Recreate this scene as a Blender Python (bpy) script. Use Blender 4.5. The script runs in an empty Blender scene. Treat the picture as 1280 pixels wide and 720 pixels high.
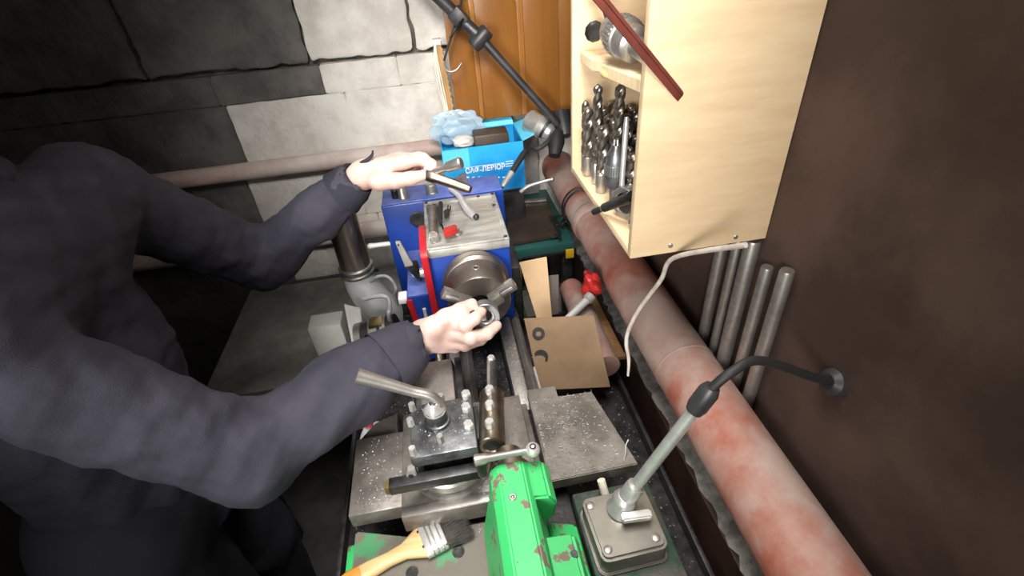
import bpy, bmesh, math, random
import numpy as np
from mathutils import Vector, Matrix, Euler
random.seed(7); rng = np.random.RandomState(5)
PI = math.pi
scene = bpy.context.scene
COL = scene.collection

# ------------------------------------------------------------------ camera (at the origin; floor 1.65 m below)
F = 623.0
_Y = np.array([-125, -440, 623.0]); _Y /= np.linalg.norm(_Y)
_Z = -np.array([75, 860, 623.0]); _Z -= _Z.dot(_Y)*_Y; _Z /= np.linalg.norm(_Z)
_X = np.cross(_Y, _Z)
RC = np.array([_X, _Y, _Z])
cam = bpy.data.cameras.new('camera'); camo = bpy.data.objects.new('camera', cam); COL.objects.link(camo)
cam.sensor_width = 36; cam.lens = F/1280*36; cam.clip_start = .01
camo.matrix_world = Matrix(((RC[0, 0], -RC[0, 1], -RC[0, 2], 0), (RC[1, 0], -RC[1, 1], -RC[1, 2], 0),
                            (RC[2, 0], -RC[2, 1], -RC[2, 2], 0), (0, 0, 0, 1)))
scene.camera = camo
def _ray(px, py): return RC @ np.array([px-640, py-360, F])
def P(px, py, d): return Vector(_ray(px, py)/F*d)             # calibrated point at a measured distance
def PY(px, py, y): r = _ray(px, py); return Vector(r*y/r[1])
def PZ(px, py, z): r = _ray(px, py); return Vector(r*z/r[2])
def PX(px, py, x): r = _ray(px, py); return Vector(r*x/r[0])

# ------------------------------------------------------------------ world, lamps, exposure
w = bpy.data.worlds.new('world'); scene.world = w; w.use_nodes = True
w.node_tree.nodes['Background'].inputs[0].default_value = (.8, .87, 1, 1)
w.node_tree.nodes['Background'].inputs[1].default_value = .05
vs = scene.view_settings
vs.view_transform = 'Standard'; vs.look = 'None'; vs.gamma = 1; vs.use_curve_mapping = False
vs.exposure = 0.33
def area(name, loc, tgt, sx, sy, power, spread, col=(1, .97, .93)):
    l = bpy.data.lights.new(name, 'AREA'); l.shape = 'RECTANGLE'; l.size = sx; l.size_y = sy
    l.energy = power; l.spread = math.radians(spread); l.color = col
    o = bpy.data.objects.new(name, l); COL.objects.link(o); o.location = loc
    o.rotation_euler = (Vector(tgt)-Vector(loc)).to_track_quat('-Z', 'Y').to_euler()
    return o
LAMPS = [((.0, .42, .66), (.04, .52, -1), .30, .9, 3.2, 60), ((-.06, -.05, .60), (.06, 1.5, -.38), .45, .30, 3.6, 50), ((-.1, .2, .72), (-.1, .3, -1), 1.0, 1.0, 3.0, 180),  # overhead lamp, then unseen back wall and room fills added
         ((-.75, -1.15, .12), (.12, .75, -.40), .6, .6, 3.4, 44)]  # added front fill, brightens the cabinet inside from out of view
for i, a in enumerate(LAMPS): area('unseen_lamp_light', *a)

# ------------------------------------------------------------------ materials
MATS = {}
def mat(name, c, c2=None, scale=20, rough=.5, metal=0, bump=0, bscale=None, mixlo=.4, mixhi=.6, rough2=None, metal2=None,
        stretch=(1, 1, 1), detail=6, alpha=1, trans=0, coat=0, emit=None, bdist=.004):
    if name in MATS: return MATS[name]
    m = bpy.data.materials.new(name); MATS[name] = m; m.use_nodes = True
    nt = m.node_tree; b = nt.nodes['Principled BSDF']
    b.inputs['Roughness'].default_value = rough; b.inputs['Metallic'].default_value = metal
    b.inputs['Base Color'].default_value = (*c, 1); b.inputs['Alpha'].default_value = alpha
    b.inputs['Transmission Weight'].default_value = trans; b.inputs['Coat Weight'].default_value = coat
    if emit: b.inputs['Emission Color'].default_value = (*emit[:3], 1); b.inputs['Emission Strength'].default_value = emit[3]
    if c2 is not None or bump:
        tc = nt.nodes.new('ShaderNodeTexCoord'); mp = nt.nodes.new('ShaderNodeMapping')
        mp.inputs['Scale'].default_value = stretch; nt.links.new(tc.outputs['Object'], mp.inputs['Vector'])
    if c2 is not None:
        n = nt.nodes.new('ShaderNodeTexNoise'); n.inputs['Scale'].default_value = scale; n.inputs['Detail'].default_value = detail
        n.inputs['Roughness'].default_value = .62
        r = nt.nodes.new('ShaderNodeMapRange'); r.inputs['From Min'].default_value = mixlo; r.inputs['From Max'].default_value = mixhi
        mx = nt.nodes.new('ShaderNodeMix'); mx.data_type = 'RGBA'
        mx.inputs['A'].default_value = (*c, 1); mx.inputs['B'].default_value = (*c2, 1)
        nt.links.new(mp.outputs[0], n.inputs['Vector']); nt.links.new(n.outputs['Fac'], r.inputs['Value'])
        nt.links.new(r.outputs[0], mx.inputs['Factor']); nt.links.new(mx.outputs['Result'], b.inputs['Base Color'])
        for val, v2, sock in ((rough, rough2, 'Roughness'), (metal, metal2, 'Metallic')):
            if v2 is not None:
                q = nt.nodes.new('ShaderNodeMapRange'); q.inputs['To Min'].default_value = val; q.inputs['To Max'].default_value = v2
                nt.links.new(r.outputs[0], q.inputs['Value']); nt.links.new(q.outputs[0], b.inputs[sock])
    if bump:
        n2 = nt.nodes.new('ShaderNodeTexNoise'); n2.inputs['Scale'].default_value = bscale or scale*3; n2.inputs['Detail'].default_value = 6
        bp = nt.nodes.new('ShaderNodeBump'); bp.inputs['Strength'].default_value = bump; bp.inputs['Distance'].default_value = bdist
        nt.links.new(mp.outputs[0], n2.inputs['Vector']); nt.links.new(n2.outputs['Fac'], bp.inputs['Height']); nt.links.new(bp.outputs[0], b.inputs['Normal'])
    return m
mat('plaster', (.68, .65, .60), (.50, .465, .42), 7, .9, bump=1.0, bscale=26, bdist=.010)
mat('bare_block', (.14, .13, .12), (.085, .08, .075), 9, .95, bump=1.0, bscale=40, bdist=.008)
mat('mortar', (.16, .14, .12), (.08, .07, .06), 30, .95, bump=.6)
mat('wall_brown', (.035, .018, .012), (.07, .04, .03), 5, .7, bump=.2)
mat('wall_dim', (.12, .11, .10), (.08, .075, .07), 5, .9, bump=.3)
mat('concrete', (.09, .085, .08), (.05, .05, .05), 9, .85, bump=.3)
mat('blue', (.005, .034, .24), (.007, .043, .28), 12, .38, bump=.03, bscale=300, coat=.1)
mat('blue_pale', (.15, .19, .46), (.07, .12, .42), 25, .5)  # paler blue for the two lid tops
mat('red', (.48, .012, .02), (.40, .01, .015), 25, .4)
mat('green', (.045, .47, .135), (.17, .12, .09), 26, .42, mixlo=.575, mixhi=.60, bump=.05, rough2=.7)
mat('green_worn', (.06, .26, .11), (.15, .13, .105), 20, .5, mixlo=.36, mixhi=.44, bump=.1, rough2=.6)
mat('green_dark', (.015, .16, .06), (.03, .03, .025), 14, .5, mixlo=.5, mixhi=.58)
mat('steel', (.54, .52, .49), (.34, .32, .30), 25, .32, .85, bump=.03, rough2=.45)
mat('steel_bright', (.72, .71, .69), (.58, .57, .55), 40, .3, .6)
mat('steel_warm', (.42, .36, .28), (.25, .21, .17), 22, .36, 1, bump=.02)
mat('chuck_steel', (.30, .26, .23), (.20, .17, .15), 12, .38, .9, bump=.02)
mat('steel_dark', (.09, .09, .09), (.035, .035, .035), 30, .4, .8, bump=.05)
mat('plate_iron', (.27, .245, .22), (.14, .125, .11), 16, .42, .5, bump=.1, bscale=140)
mat('post_iron', (.20, .21, .215), (.08, .08, .085), 30, .36, .7, bump=.08)
mat('oily_black', (.018, .018, .019), (.05, .045, .045), 45, .5, .3, bump=.2)
mat('aluminium', (.60, .59, .55), (.42, .41, .38), 18, .42, .55, bump=.03, stretch=(1, 5, 1))
mat('grey_paint', (.38, .37, .35), (.28, .27, .25), 20, .4, .2, bump=.02)
mat('box_metal', (.25, .235, .205), (.19, .175, .15), 14, .36, .6, bump=.02)
mat('alu_cast', (.62, .62, .60), (.5, .5, .48), 30, .38, .7, bump=.05)
mat('black_paint', (.02, .02, .022), (.04, .04, .042), 20, .42)
mat('black_rubber', (.015, .015, .015), None, 20, .6)
mat('pipe_red', (.34, .10, .062), (.44, .325, .28), 7, .42, mixlo=.36, mixhi=.58, bump=.05, rough2=.8, detail=9)
mat('pipe_low', (.28, .12, .085), (.32, .25, .22), 9, .5, mixlo=.4, mixhi=.6)
mat('heating_pipe', (.48, .34, .30), (.60, .52, .47), 9, .6, bump=.1)
mat('crust', (.42, .40, .37), (.20, .19, .17), 28, .95, bump=1, bscale=60)
mat('beam_brown', (.07, .035, .025), (.04, .02, .015), 12, .5)
mat('plywood', (.74, .57, .36), (.64, .46, .27), 9, .55, stretch=(1, 1, 7), bump=.03, mixlo=.3, mixhi=.7)
mat('plywood_edge', (.84, .68, .44), (.74, .55, .33), 14, .6, stretch=(8, 8, 1))
mat('varnish', (.27, .11, .022), (.21, .078, .015), 6, .3, stretch=(6, 6, .6), coat=.3, mixlo=.3, mixhi=.7)
mat('varnish_light', (.36, .16, .04), (.28, .11, .025), 6, .3, stretch=(6, 6, .6), coat=.3)
mat('batten', (.45, .26, .10), (.34, .18, .07), 10, .6, stretch=(6, 6, .8))
mat('pine', (.72, .50, .24), (.62, .40, .17), 12, .45, stretch=(.6, 6, 6), coat=.2)
mat('orange', (.72, .28, .05), None, 5, .4, coat=.3)
mat('bristle', (.035, .032, .03), (.08, .07, .06), 60, .8)
mat('cardboard', (.24, .155, .085), (.16, .10, .055), 5, .75, bump=.05)
mat('cardboard_light', (.50, .34, .20), (.42, .28, .15), 5, .8)
mat('oil', (.012, .012, .012), None, 5, .4)
mat('teal', (.02, .10, .085), (.03, .10, .09), 12, .45)
mat('brown_sheet', (.06, .04, .028), (.04, .03, .02), 8, .45)
mat('yellow', (.70, .45, .02), None, 5, .5)
mat('cyan', (.03, .42, .80), (.01, .26, .70), 5, .4)
mat('cyan_light', (.12, .62, .88), None, 5, .45)
mat('white', (.85, .85, .84), None, 5, .5)
mat('cable', (.55, .50, .46), (.42, .36, .32), 60, .6)
mat('string', (.75, .70, .58), None, 5, .9)
mat('bag', (.55, .72, .85), None, 5, .25, alpha=.5)
mat('grey_plastic', (.47, .48, .47), (.40, .41, .40), 10, .4)
mat('paper', (.68, .67, .63), (.58, .57, .53), 10, .8)
mat('skin', (.70, .50, .43), (.63, .40, .34), 25, .48, bump=.12, bscale=260)
mat('nail', (.80, .55, .47), None, 5, .3)
mat('jacket', (.048, .046, .066), (.036, .035, .052), 9, .85, bump=.25, bscale=500)
mat('jacket_dark', (.018, .019, .03), None, 9, .85)
mat('trousers', (.03, .03, .04), None, 9, .9)
mat('hair', (.03, .022, .016), None, 9, .7)
mat('red_plastic', (.50, .03, .025), (.40, .02, .02), 20, .35)
mat('red_bar', (.20, .05, .035), (.13, .035, .025), 20, .38, bump=.05)
mat('hot_chrome', (.72, .62, .50), (.22, .15, .11), 5, .28, .8, stretch=(6, 6, .8))
mat('chip', (.78, .77, .76), None, 5, .3, .35)
mat('chip_blue', (.48, .48, .60), None, 5, .3, .4)
mat('lamp_glow', (1, 1, 1), None, 5, .5, emit=(1, .97, .93, 6))
mat('white_metal', (.78, .78, .78), (.65, .65, .66), 30, .3, .5)
mat('ring_steel', (.33, .33, .34), (.27, .27, .28), 30, .38, .8)
mat('dirty_iron', (.10, .095, .085), (.03, .07, .045), 22, .6, .4, bump=.3, bscale=90)
mat('brass', (.5, .4, .2), (.35, .28, .15), 20, .35, 1)
SK = MATS['skin'].node_tree.nodes['Principled BSDF']; SK.inputs['Subsurface Weight'].default_value = .15
SK.inputs['Subsurface Radius'].default_value = (.012, .004, .002)

# ------------------------------------------------------------------ mesh helpers
class MB:
    """collects shapes in room coordinates"""
    def __init__(s): s.v = []; s.f = []
    def add(s, vs, fs):
        n = len(s.v); s.v += [Vector(v) for v in vs]; s.f += [tuple(i+n for i in f) for f in fs]; return s
    def bm(s, b):
        b.verts.index_update(); s.add([v.co.copy() for v in b.verts], [[v.index for v in f.verts] for f in b.faces]); b.free(); return s
    def box(s, x0, x1, y0, y1, z0, z1, bev=0.0, seg=2, M=None):
        b = bmesh.new(); bmesh.ops.create_cube(b, size=1)
        for v in b.verts: v.co = Vector(((x0+x1)/2+v.co.x*(x1-x0), (y0+y1)/2+v.co.y*(y1-y0), (z0+z1)/2+v.co.z*(z1-z0)))
        if bev: bmesh.ops.bevel(b, geom=b.edges[:], offset=bev, segments=seg, affect='EDGES', profile=.5)
        if M: bmesh.ops.transform(b, matrix=M, verts=b.verts)
        return s.bm(b)
    def frame(s, a, b):
        d = (Vector(b)-Vector(a)).normalized(); u = d.orthogonal().normalized(); return d, u, d.cross(u)
    def cyl(s, a, b, r0, r1=None, n=24, cap=True):
        return s.lathe(a, b, [(0, r0), (1, r0 if r1 is None else r1)], n, cap)
    def lathe(s, a, b, prof, n=24, cap=True, up=None):
        """prof = [(t along a->b, radius)]"""
        a = Vector(a); b = Vector(b); d, u, w_ = s.frame(a, b)
        if up is not None: u = (Vector(up)-d*Vector(up).dot(d)).normalized(); w_ = d.cross(u)
        vs = []; fs = []
        for t, r in prof:
            c = a+(b-a)*t
            for k in range(n):
                q = 2*PI*k/n; vs.append(c+(u*math.cos(q)+w_*math.sin(q))*r)
        for i in range(len(prof)-1):
            for k in range(n): fs.append((i*n+k, i*n+(k+1) % n, (i+1)*n+(k+1) % n, (i+1)*n+k))
        if cap: fs.append(tuple(reversed(range(n)))); fs.append(tuple((len(prof)-1)*n+k for k in range(n)))
        return s.add(vs, fs)
    def ringy(s, a, b, ro, ri, n=40, ch=.001):
        """hollow cylinder"""
        L = (Vector(b)-Vector(a)).length; c = ch/L
        s.lathe(a, b, [(c, ri), (0, ri+ch), (0, ro-ch), (c, ro), (1-c, ro), (1, ro-ch), (1, ri+ch), (1-c, ri), (c, ri)], n, False); return s
    def tube(s, pts, r, n=10, smooth=6, cap=True):
        pts = [Vector(p) for p in pts]; rs = r if isinstance(r, (list, tuple)) else [r]*len(pts)
        if smooth and len(pts) > 2:
            q = []; rr = []
            for i in range(len(pts)-1):
                p0 = pts[max(i-1, 0)]; p1 = pts[i]; p2 = pts[i+1]; p3 = pts[min(i+2, len(pts)-1)]
                for j in range(smooth):
                    t = j/smooth
                    q.append(.5*((2*p1)+(p2-p0)*t+(2*p0-5*p1+4*p2-p3)*t*t+(3*p1-p0-3*p2+p3)*t**3)); rr.append(rs[i]+(rs[i+1]-rs[i])*t)
            q.append(pts[-1]); rr.append(rs[-1]); pts, rs = q, rr
        d = (pts[1]-pts[0]).normalized(); u = d.orthogonal().normalized(); vs = []; fs = []
        for i, p in enumerate(pts):
            t = (pts[min(i+1, len(pts)-1)]-pts[max(i-1, 0)]).normalized()
            u = (u-t*u.dot(t)).normalized(); w_ = t.cross(u)
            for k in range(n):
                q = 2*PI*k/n; vs.append(p+(u*math.cos(q)+w_*math.sin(q))*rs[i])
        for i in range(len(pts)-1):
            for k in range(n): fs.append((i*n+k, i*n+(k+1) % n, (i+1)*n+(k+1) % n, (i+1)*n+k))
        if cap: fs.append(tuple(reversed(range(n)))); fs.append(tuple((len(pts)-1)*n+k for k in range(n)))
        return s.add(vs, fs)
    def prism(s, poly, a, b, axis='y', bev=0, M=None):
        """poly in the two other axes, extruded a..b along axis"""
        m = {'y': lambda p, t: (p[0], t, p[1]), 'x': lambda p, t: (t, p[0], p[1]), 'z': lambda p, t: (p[0], p[1], t)}[axis]
        bm_ = bmesh.new(); va = [bm_.verts.new(m(p, a)) for p in poly]; vb = [bm_.verts.new(m(p, b)) for p in poly]
        n = len(poly)
        for k in range(n): bm_.faces.new((va[k], va[(k+1) % n], vb[(k+1) % n], vb[k]))
        bm_.faces.new(va[::-1]); bm_.faces.new(vb)
        bmesh.ops.recalc_face_normals(bm_, faces=bm_.faces)
        if bev: bmesh.ops.bevel(bm_, geom=bm_.edges[:], offset=bev, segments=2, affect='EDGES')
        if M: bmesh.ops.transform(bm_, matrix=M, verts=bm_.verts)
        return s.bm(bm_)
    def ball(s, c, r, sub=2, sc=(1, 1, 1)):
        b = bmesh.new(); bmesh.ops.create_icosphere(b, subdivisions=sub, radius=1)
        for v in b.verts: v.co = Vector(c)+Vector((v.co.x*sc[0], v.co.y*sc[1], v.co.z*sc[2]))*r
        return s.bm(b)
    def slab(s, quad, th, bev=0):
        """a plate with four corners (top side) and thickness along its normal"""
        q = [Vector(p) for p in quad]; nrm = (q[1]-q[0]).cross(q[3]-q[0]).normalized()
        b = bmesh.new(); t = [b.verts.new(p) for p in q]; l = [b.verts.new(p-nrm*th) for p in q]
        b.faces.new(t); b.faces.new(l[::-1])
        for k in range(4): b.faces.new((t[k], l[k], l[(k+1) % 4], t[(k+1) % 4]))
        bmesh.ops.recalc_face_normals(b, faces=b.faces)
        if bev: bmesh.ops.bevel(b, geom=b.edges[:], offset=bev, segments=2, affect='EDGES')
        return s.bm(b)
    def bolt(s, c, up, r, h, n=6, dome=.0):
        c = Vector(c); up = Vector(up).normalized()
        s.lathe(c, c+up*h, [(0, r), (.8, r), (1, r*.86)], n); return s
    def build(s, name, m, parent=None, smooth=35, origin=None):
        o0 = Vector((0, 0, 0))
        p = parent
        while p is not None: o0 = o0+p.location; p = p.parent
        if parent is None:
            if origin is None:
                xs = [v.x for v in s.v]; ys = [v.y for v in s.v]; zs = [v.z for v in s.v]
                origin = ((min(xs)+max(xs))/2, (min(ys)+max(ys))/2, min(zs))
            o0 = Vector(origin)
        me = bpy.data.meshes.new(name); me.from_pydata([v-o0 for v in s.v], [], s.f); me.update()
        b = bmesh.new(); b.from_mesh(me); bmesh.ops.recalc_face_normals(b, faces=b.faces); b.to_mesh(me); b.free()
        if smooth:
            me.shade_smooth()
            if smooth < 180: me.set_sharp_from_angle(angle=math.radians(smooth))
        me.materials.append(MATS[m] if isinstance(m, str) else m)
        o = bpy.data.objects.new(name, me); COL.objects.link(o)
        if parent is not None: o.parent = parent
        else: o.location = o0
        return o
def tag(o, label=None, cat=None, group=None, kind=None):
    for k, v in (('label', label), ('category', cat), ('group', group), ('kind', kind)):
        if v: o[k] = v
    return o
def thing(name, label, cat, loc, group=None):
    o = bpy.data.objects.new(name, None); COL.objects.link(o); o.location = loc; o.empty_display_size = .05
    return tag(o, label, cat, group)
def copy_tree(o, parent=None):
    c = o.copy(); COL.objects.link(c); c.parent = parent
    for ch in list(o.children): copy_tree(ch, c)
    return c
def V(*a): return Vector(a)

# ------------------------------------------------------------------ the room
FL = -1.65
tag(MB().box(-1.7, .6, -1.6, 1.75, FL-.1, FL).build('floor', 'concrete', smooth=0), kind='structure')
tag(MB().box(-1.7, .6, -1.6, 1.75, .80, .9).build('ceiling', 'paper', smooth=0), kind='structure')
wb = tag(MB().box(-1.7, .6, 1.63, 1.75, FL, .8).build('wall_back', 'mortar', smooth=0), kind='structure')
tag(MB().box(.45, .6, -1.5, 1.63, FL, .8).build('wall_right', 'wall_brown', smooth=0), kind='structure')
tag(MB().box(-1.7, -1.6, -1.5, 1.63, FL, .8).build('wall_left', 'wall_dim', smooth=0), kind='structure')
tag(MB().box(-1.6, .45, -1.6, -1.5, FL, .8).build('wall_front', 'wall_dim', smooth=0), kind='structure')
def block(x0, x1, z0, z1, proud=0, j=.004):
    poly = []
    def edge(a, b):
        n = max(3, int((Vector(b)-Vector(a)).length/.025))
        for k in range(n):
            t = k/n; poly.append((a[0]+(b[0]-a[0])*t+random.uniform(-j, j), a[1]+(b[1]-a[1])*t+random.uniform(-j, j)))
    edge((x0, z0), (x1, z0)); edge((x1, z0), (x1, z1)); edge((x1, z1), (x0, z1)); edge((x0, z1), (x0, z0))
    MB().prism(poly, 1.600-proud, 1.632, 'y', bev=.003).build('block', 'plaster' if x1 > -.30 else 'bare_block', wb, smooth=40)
rows = [(FL, -1.42, .0), (-1.42, -1.2, .2), (-1.2, -.98, .05), (-.98, -.76, .25), (-.76, -.555, .1), (-.555, -.360, .22), (-.360, -.279, .0),
        (-.267, -.02, .0), (-.015, .2, .2), (.205, .42, .05), (.425, .62, .2), (.625, .79, .0)]
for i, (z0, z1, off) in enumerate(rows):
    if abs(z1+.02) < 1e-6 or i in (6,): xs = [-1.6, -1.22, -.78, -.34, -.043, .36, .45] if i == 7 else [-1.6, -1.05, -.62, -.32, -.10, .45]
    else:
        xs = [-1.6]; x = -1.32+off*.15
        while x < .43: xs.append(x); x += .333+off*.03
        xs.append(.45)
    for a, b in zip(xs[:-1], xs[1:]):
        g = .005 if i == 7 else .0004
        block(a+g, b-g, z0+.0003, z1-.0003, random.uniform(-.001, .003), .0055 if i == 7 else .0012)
# ledge beam and plaster crust along the right wall
bm_ = tag(MB().box(.345, .45, -1.4, 1.45, -1.02, -.815, .003).build('trim_1', 'beam_brown', smooth=30), kind='structure')
vs = []; fs = []
ny = 160; nx = 5
for i in range(ny):
    for k in range(nx):
        y = -1.35+2.75*i/(ny-1); x = .347+.10*k/(nx-1)
        vs.append((x+(random.uniform(-.003, .006) if k == 0 else 0), y, -.815+(.014 if 0 < k < nx-1 else .003)+random.uniform(-.004, .006)))
for i in range(ny-1):
    for k in range(nx-1): a = i*nx+k; fs.append((a, a+1, a+nx+1, a+nx))
MB().add(vs, fs).build('plaster_crust', 'crust', bm_, smooth=25)

# ------------------------------------------------------------------ unseen lamp housings: one over the lathe, three added as fill
for i, a in enumerate(LAMPS):
    L = Vector(a[0])
    t = thing('unseen_lamp', ['long white ceiling lamp hanging over the lathe', 'short white added lamp tilted to light the back wall', 'square white added panel lamp filling the whole room with light', 'white added fill lamp hung out of view facing the lathe'][i], 'lamp', (L.x, L.y, L.z+.14))
    sx, sy = a[2], a[3]
    d = (Vector(a[1])-L).normalized(); R3 = d.to_track_quat('-Z', 'Y').to_matrix().to_4x4(); R3.translation = L
    MB().box(-sx/2-.01, sx/2+.01, -sy/2-.01, sy/2+.01, .006, .04, .006, M=R3).build('housing', 'white', t)
    for s_ in (-.3, .3):
        p = R3 @ Vector((0, s_*sy, .04)); MB().cyl(p, (p.x, p.y, .80), .004, n=8).build('hanger', 'white', t)

# ------------------------------------------------------------------ lathe: bed, headstock, covers, tray
CX, CZ = .022, -.585
lathe = thing('lathe', 'small metal lathe with blue headstock, red side plate and oily bed', 'lathe', (0, .7, FL))
MB().box(-.12, .15, -.35, 1.19, FL, -.84, .01).build('stand', 'green_dark', lathe)
tr = MB(); tr.box(-.27, .30, -.38, .97, -.84, -.825, .003)
for b in ((-.27, -.262, -.38, .97), (.292, .30, -.38, .97), (-.27, .30, -.38, -.372), (-.27, .30, .962, .97)): tr.box(*b, -.83, -.80, .002)
tr.build('chip_tray', 'oily_black', lathe)
bed = MB().box(-.062, -.02, -.35, 1.20, -.825, -.712, .004).box(.055, .108, -.35, 1.20, -.825, -.712, .004)
for k in range(8): bed.box(-.02, .055, -.3+k*.2, -.275+k*.2, -.80, -.74, .003)
bd = bed.build('bed', 'oily_black', lathe)
MB().box(-.021, .056, -.35, .86, -.80, -.735, .003).build('bed_web', 'oily_black', lathe)
MB().box(-.055, -.034,   .59, .86, -.714, -.699, .002).prism([(-.030, -.714), (-.008, -.714), (-.019, -.697)], .59, .86, 'y', .001).build('way', 'steel', lathe)
MB().box(.058, .084, .59, .86, -.714, -.699, .002).prism([(.088, -.714), (.107, -.714), (.0975, -.700)], .59, .86, 'y', .001).build('way', 'steel', lathe)
# headstock housing and its tray plate
hs = MB().box(-.066, .100, .868, 1.09, -.715, -.5255, .003).build('headstock_housing', 'blue', lathe)
tp = MB().box(-.0675, .1005, .866, 1.086, -.526, -.508, .002)
for b in ((-.0675, -.058, .866, 1.086), (.091, .1005, .866, 1.086), (-.058, .091, .866, .874), (-.058, .091, 1.072, 1.086)): tp.box(*b, -.509, -.5035, .001)
tp = tp.build('top_plate', 'aluminium', lathe)
for x, y in ((-.062, 1.078), (.094, 1.079), (.094, .873), (.06, 1.075), (.09, 1.02)):
    MB().cyl((x, y, -.504), (x, y, -.5025), .0042, n=16).build('screw', 'oily_black', tp)
gc = MB().box(-.167, .122, 1.091, 1.185, -.86, -.504, .004).build('gear_cover', 'blue', lathe)
MB().box(-.165, .120, 1.094, 1.183, -.5045, -.5015, .001).build('lid', 'blue_pale', gc)
pp = PY(523, 274, 1.091)
MB().lathe((pp.x, 1.0925, pp.z), (pp.x, 1.0885, pp.z), [(0, .021), (.7, .021), (1, .018), (.9, .014)], 32).build('port', 'oily_black', gc)
for px, py, r, h in ((505, 245, .013, .03), (540, 238, .015, .024)):
    q = PZ(px, py+3, -.5015); MB().lathe(q, q+V(0, 0, h), [(0, r), (.12, r*1.02), (.2, r*.9), (.92, r*.9), (1, r*.8)], 24).build('knob', 'steel', gc)
q = PZ(495, 247, -.5015); MB().lathe(q, q+V(0, 0, .022), [(0, .009), (.9, .009), (1, .007)], 20).build('knob', 'steel_dark', gc)
# dark triangular bracket seen on the cover behind the chuck key
q = PZ(575, 229, -.5015); MB().prism([(q.x-.03, -.5015), (q.x+.02, -.5015), (q.x+.016, -.478), (q.x-.005, -.489)], q.y, q.y+.014, 'y', .001).build('latch', 'chuck_steel', gc)
# red side plate with shift lever
rp = MB().prism([(.85, -.70), (.96, -.70), (.96, -.498), (.945, -.492), (.862, -.502), (.85, -.511)], -.079, -.0655, 'x', .0015).build('red_plate', 'red', lathe)
lv = MB(); A = PY(497, 302, .935); B = PY(510, 331, .935); C_ = PY(529, 341, .935)
lv.slab([A+V(-.004, 0, .003), A+V(.006, 0, .002), B+V(.012, 0, 0), B+V(-.006, 0, -.001)], .008, .001)
lvo = lv.build('shift_lever', 'grey_paint', lathe)
MB().prism([(B.x-.007, B.z+.001), (C_.x-.008, B.z+.004), (C_.x-.004, B.z-.042), (B.x+.014, B.z-.036)], .925, .945, 'y', .002).build('lever_arm', 'steel_dark', lvo)
MB().cyl((-.10, .937, C_.z), (-.079, .937, C_.z), .011, n=24).cyl((-.112, .937, C_.z), (-.10, .937, C_.z), .0075, n=20).build('hub', 'steel_bright', lvo)
MB().cyl((A.x+.001, .930, A.z-.003), (A.x+.001, .924, A.z-.003), .002, n=10).build('pin', 'oily_black', lvo)
# lower blue gear box with red edge
gb = MB().box(-.130, -.0795, .893, 1.09, -.82, -.632, .003).build('feed_box', 'blue', lathe)
MB().box(-.128, -.081, .895, 1.088, -.6325, -.629, .001).build('lid', 'blue_pale', gb)
MB().prism([(-.132, -.636), (-.119, -.636), (-.112, -.72), (-.124, -.72)], .886, .893, 'y', .001).build('red_edge', 'red', gb)
MB().box(-.150, -.131, .90, .93, -.652, -.637, .002).build('switch', 'white', gb)
MB().box(-.150, -.131, .905, .93, -.72, -.69, .002).box(-.147, -.134, .91, .925, -.69, -.652).build('bracket', 'steel_dark', gb)
MB().cyl((-.098, .89, -.74), (-.098, .89, -.665), .004, n=12).box(-.118, -.094, .884, .892, -.78, -.70, .001).build('guard', 'paper', gb)
q = PY(490, 304, 1.12)
MB().lathe((-.167, q.y, q.z), PY(460, 308, 1.12), [(0, .0055), (.7, .006), (.93, .0075), (1, .005)], 16).build('change_lever', 'white', lathe)
# lead screw
ls = MB(); n = 420; vs = []; fs = []
for i in range(n):
    y = .45+.43*i/(n-1)
    for k in range(12):
        a = 2*PI*k/12; r = .0085+.0012*math.cos(a-2*PI*y/.004); vs.append((-.078+r*math.cos(a), y, -.735+r*math.sin(a)))
for i in range(n-1):
    for k in range(12): fs.append((i*12+k, i*12+(k+1) % 12, (i+1)*12+(k+1) % 12, (i+1)*12+k))
ls.add(vs, fs).build('lead_screw', 'steel_warm', lathe)
# motor-side casting at the right of the headstock
MB().box(.101, .125, .90, 1.09, -.75, -.60, .006).build('side_cover', 'steel_dark', lathe)
# rear bracket plate by the tailstock
MB().box(.108, .225, .02, .41, -.715, -.688, .004).build('rear_plate', 'dirty_iron', lathe)

# ------------------------------------------------------------------ chuck
ck = thing('lathe_chuck', 'round steel three-jaw chuck on the blue headstock front', 'chuck', (CX, .82, CZ-.066))
MB().lathe((CX, .868, CZ), (CX, .772, CZ), [(0, .045), (.06, .045), (.07, .066), (.12, .068), (.30, .068), (.34, .0655), (.36, .0625), (.96, .0615), (1, .0595), (1, .020), (.8, .018)], 72, False).build('body', 'chuck_steel', ck, smooth=30)
MB().lathe((CX, .80, CZ), (CX, .795, CZ), [(0, .019), (1, .019)], 32).build('bore', 'oily_black', ck)
for a0 in (28, 148, 268):
    a = math.radians(a0); u = V(math.cos(a), 0, math.sin(a)); w_ = V(-math.sin(a), 0, math.cos(a))
    M = Matrix(((u.x, 0, w_.x, CX), (u.y, -1, w_.y, .772), (u.z, 0, w_.z, CZ), (0, 0, 0, 1)))
    j = MB().box(.022, .079, -.006, .012, -.0095, .0095, .001, M=M).box(.022, .047, .011, .026, -.009, .009, .001, M=M).build('jaw', 'steel', ck)
    MB().box(.0475, .072, .0115, .0135, -.003, .003, .0005, M=M).build('jaw_step', 'steel_bright', j)
for a0 in (88, 208, 328):
    a = math.radians(a0); u = V(math.cos(a), 0, math.sin(a)); c = V(CX, .805, CZ)+u*.0605
    MB().ringy(c, c+u*.0025, .0075, .0048, 20, .0004).build('key_socket', 'steel', ck); MB().cyl(c, c+u*.0016, .0048, n=4).build('key_hole', 'oily_black', ck)

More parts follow.
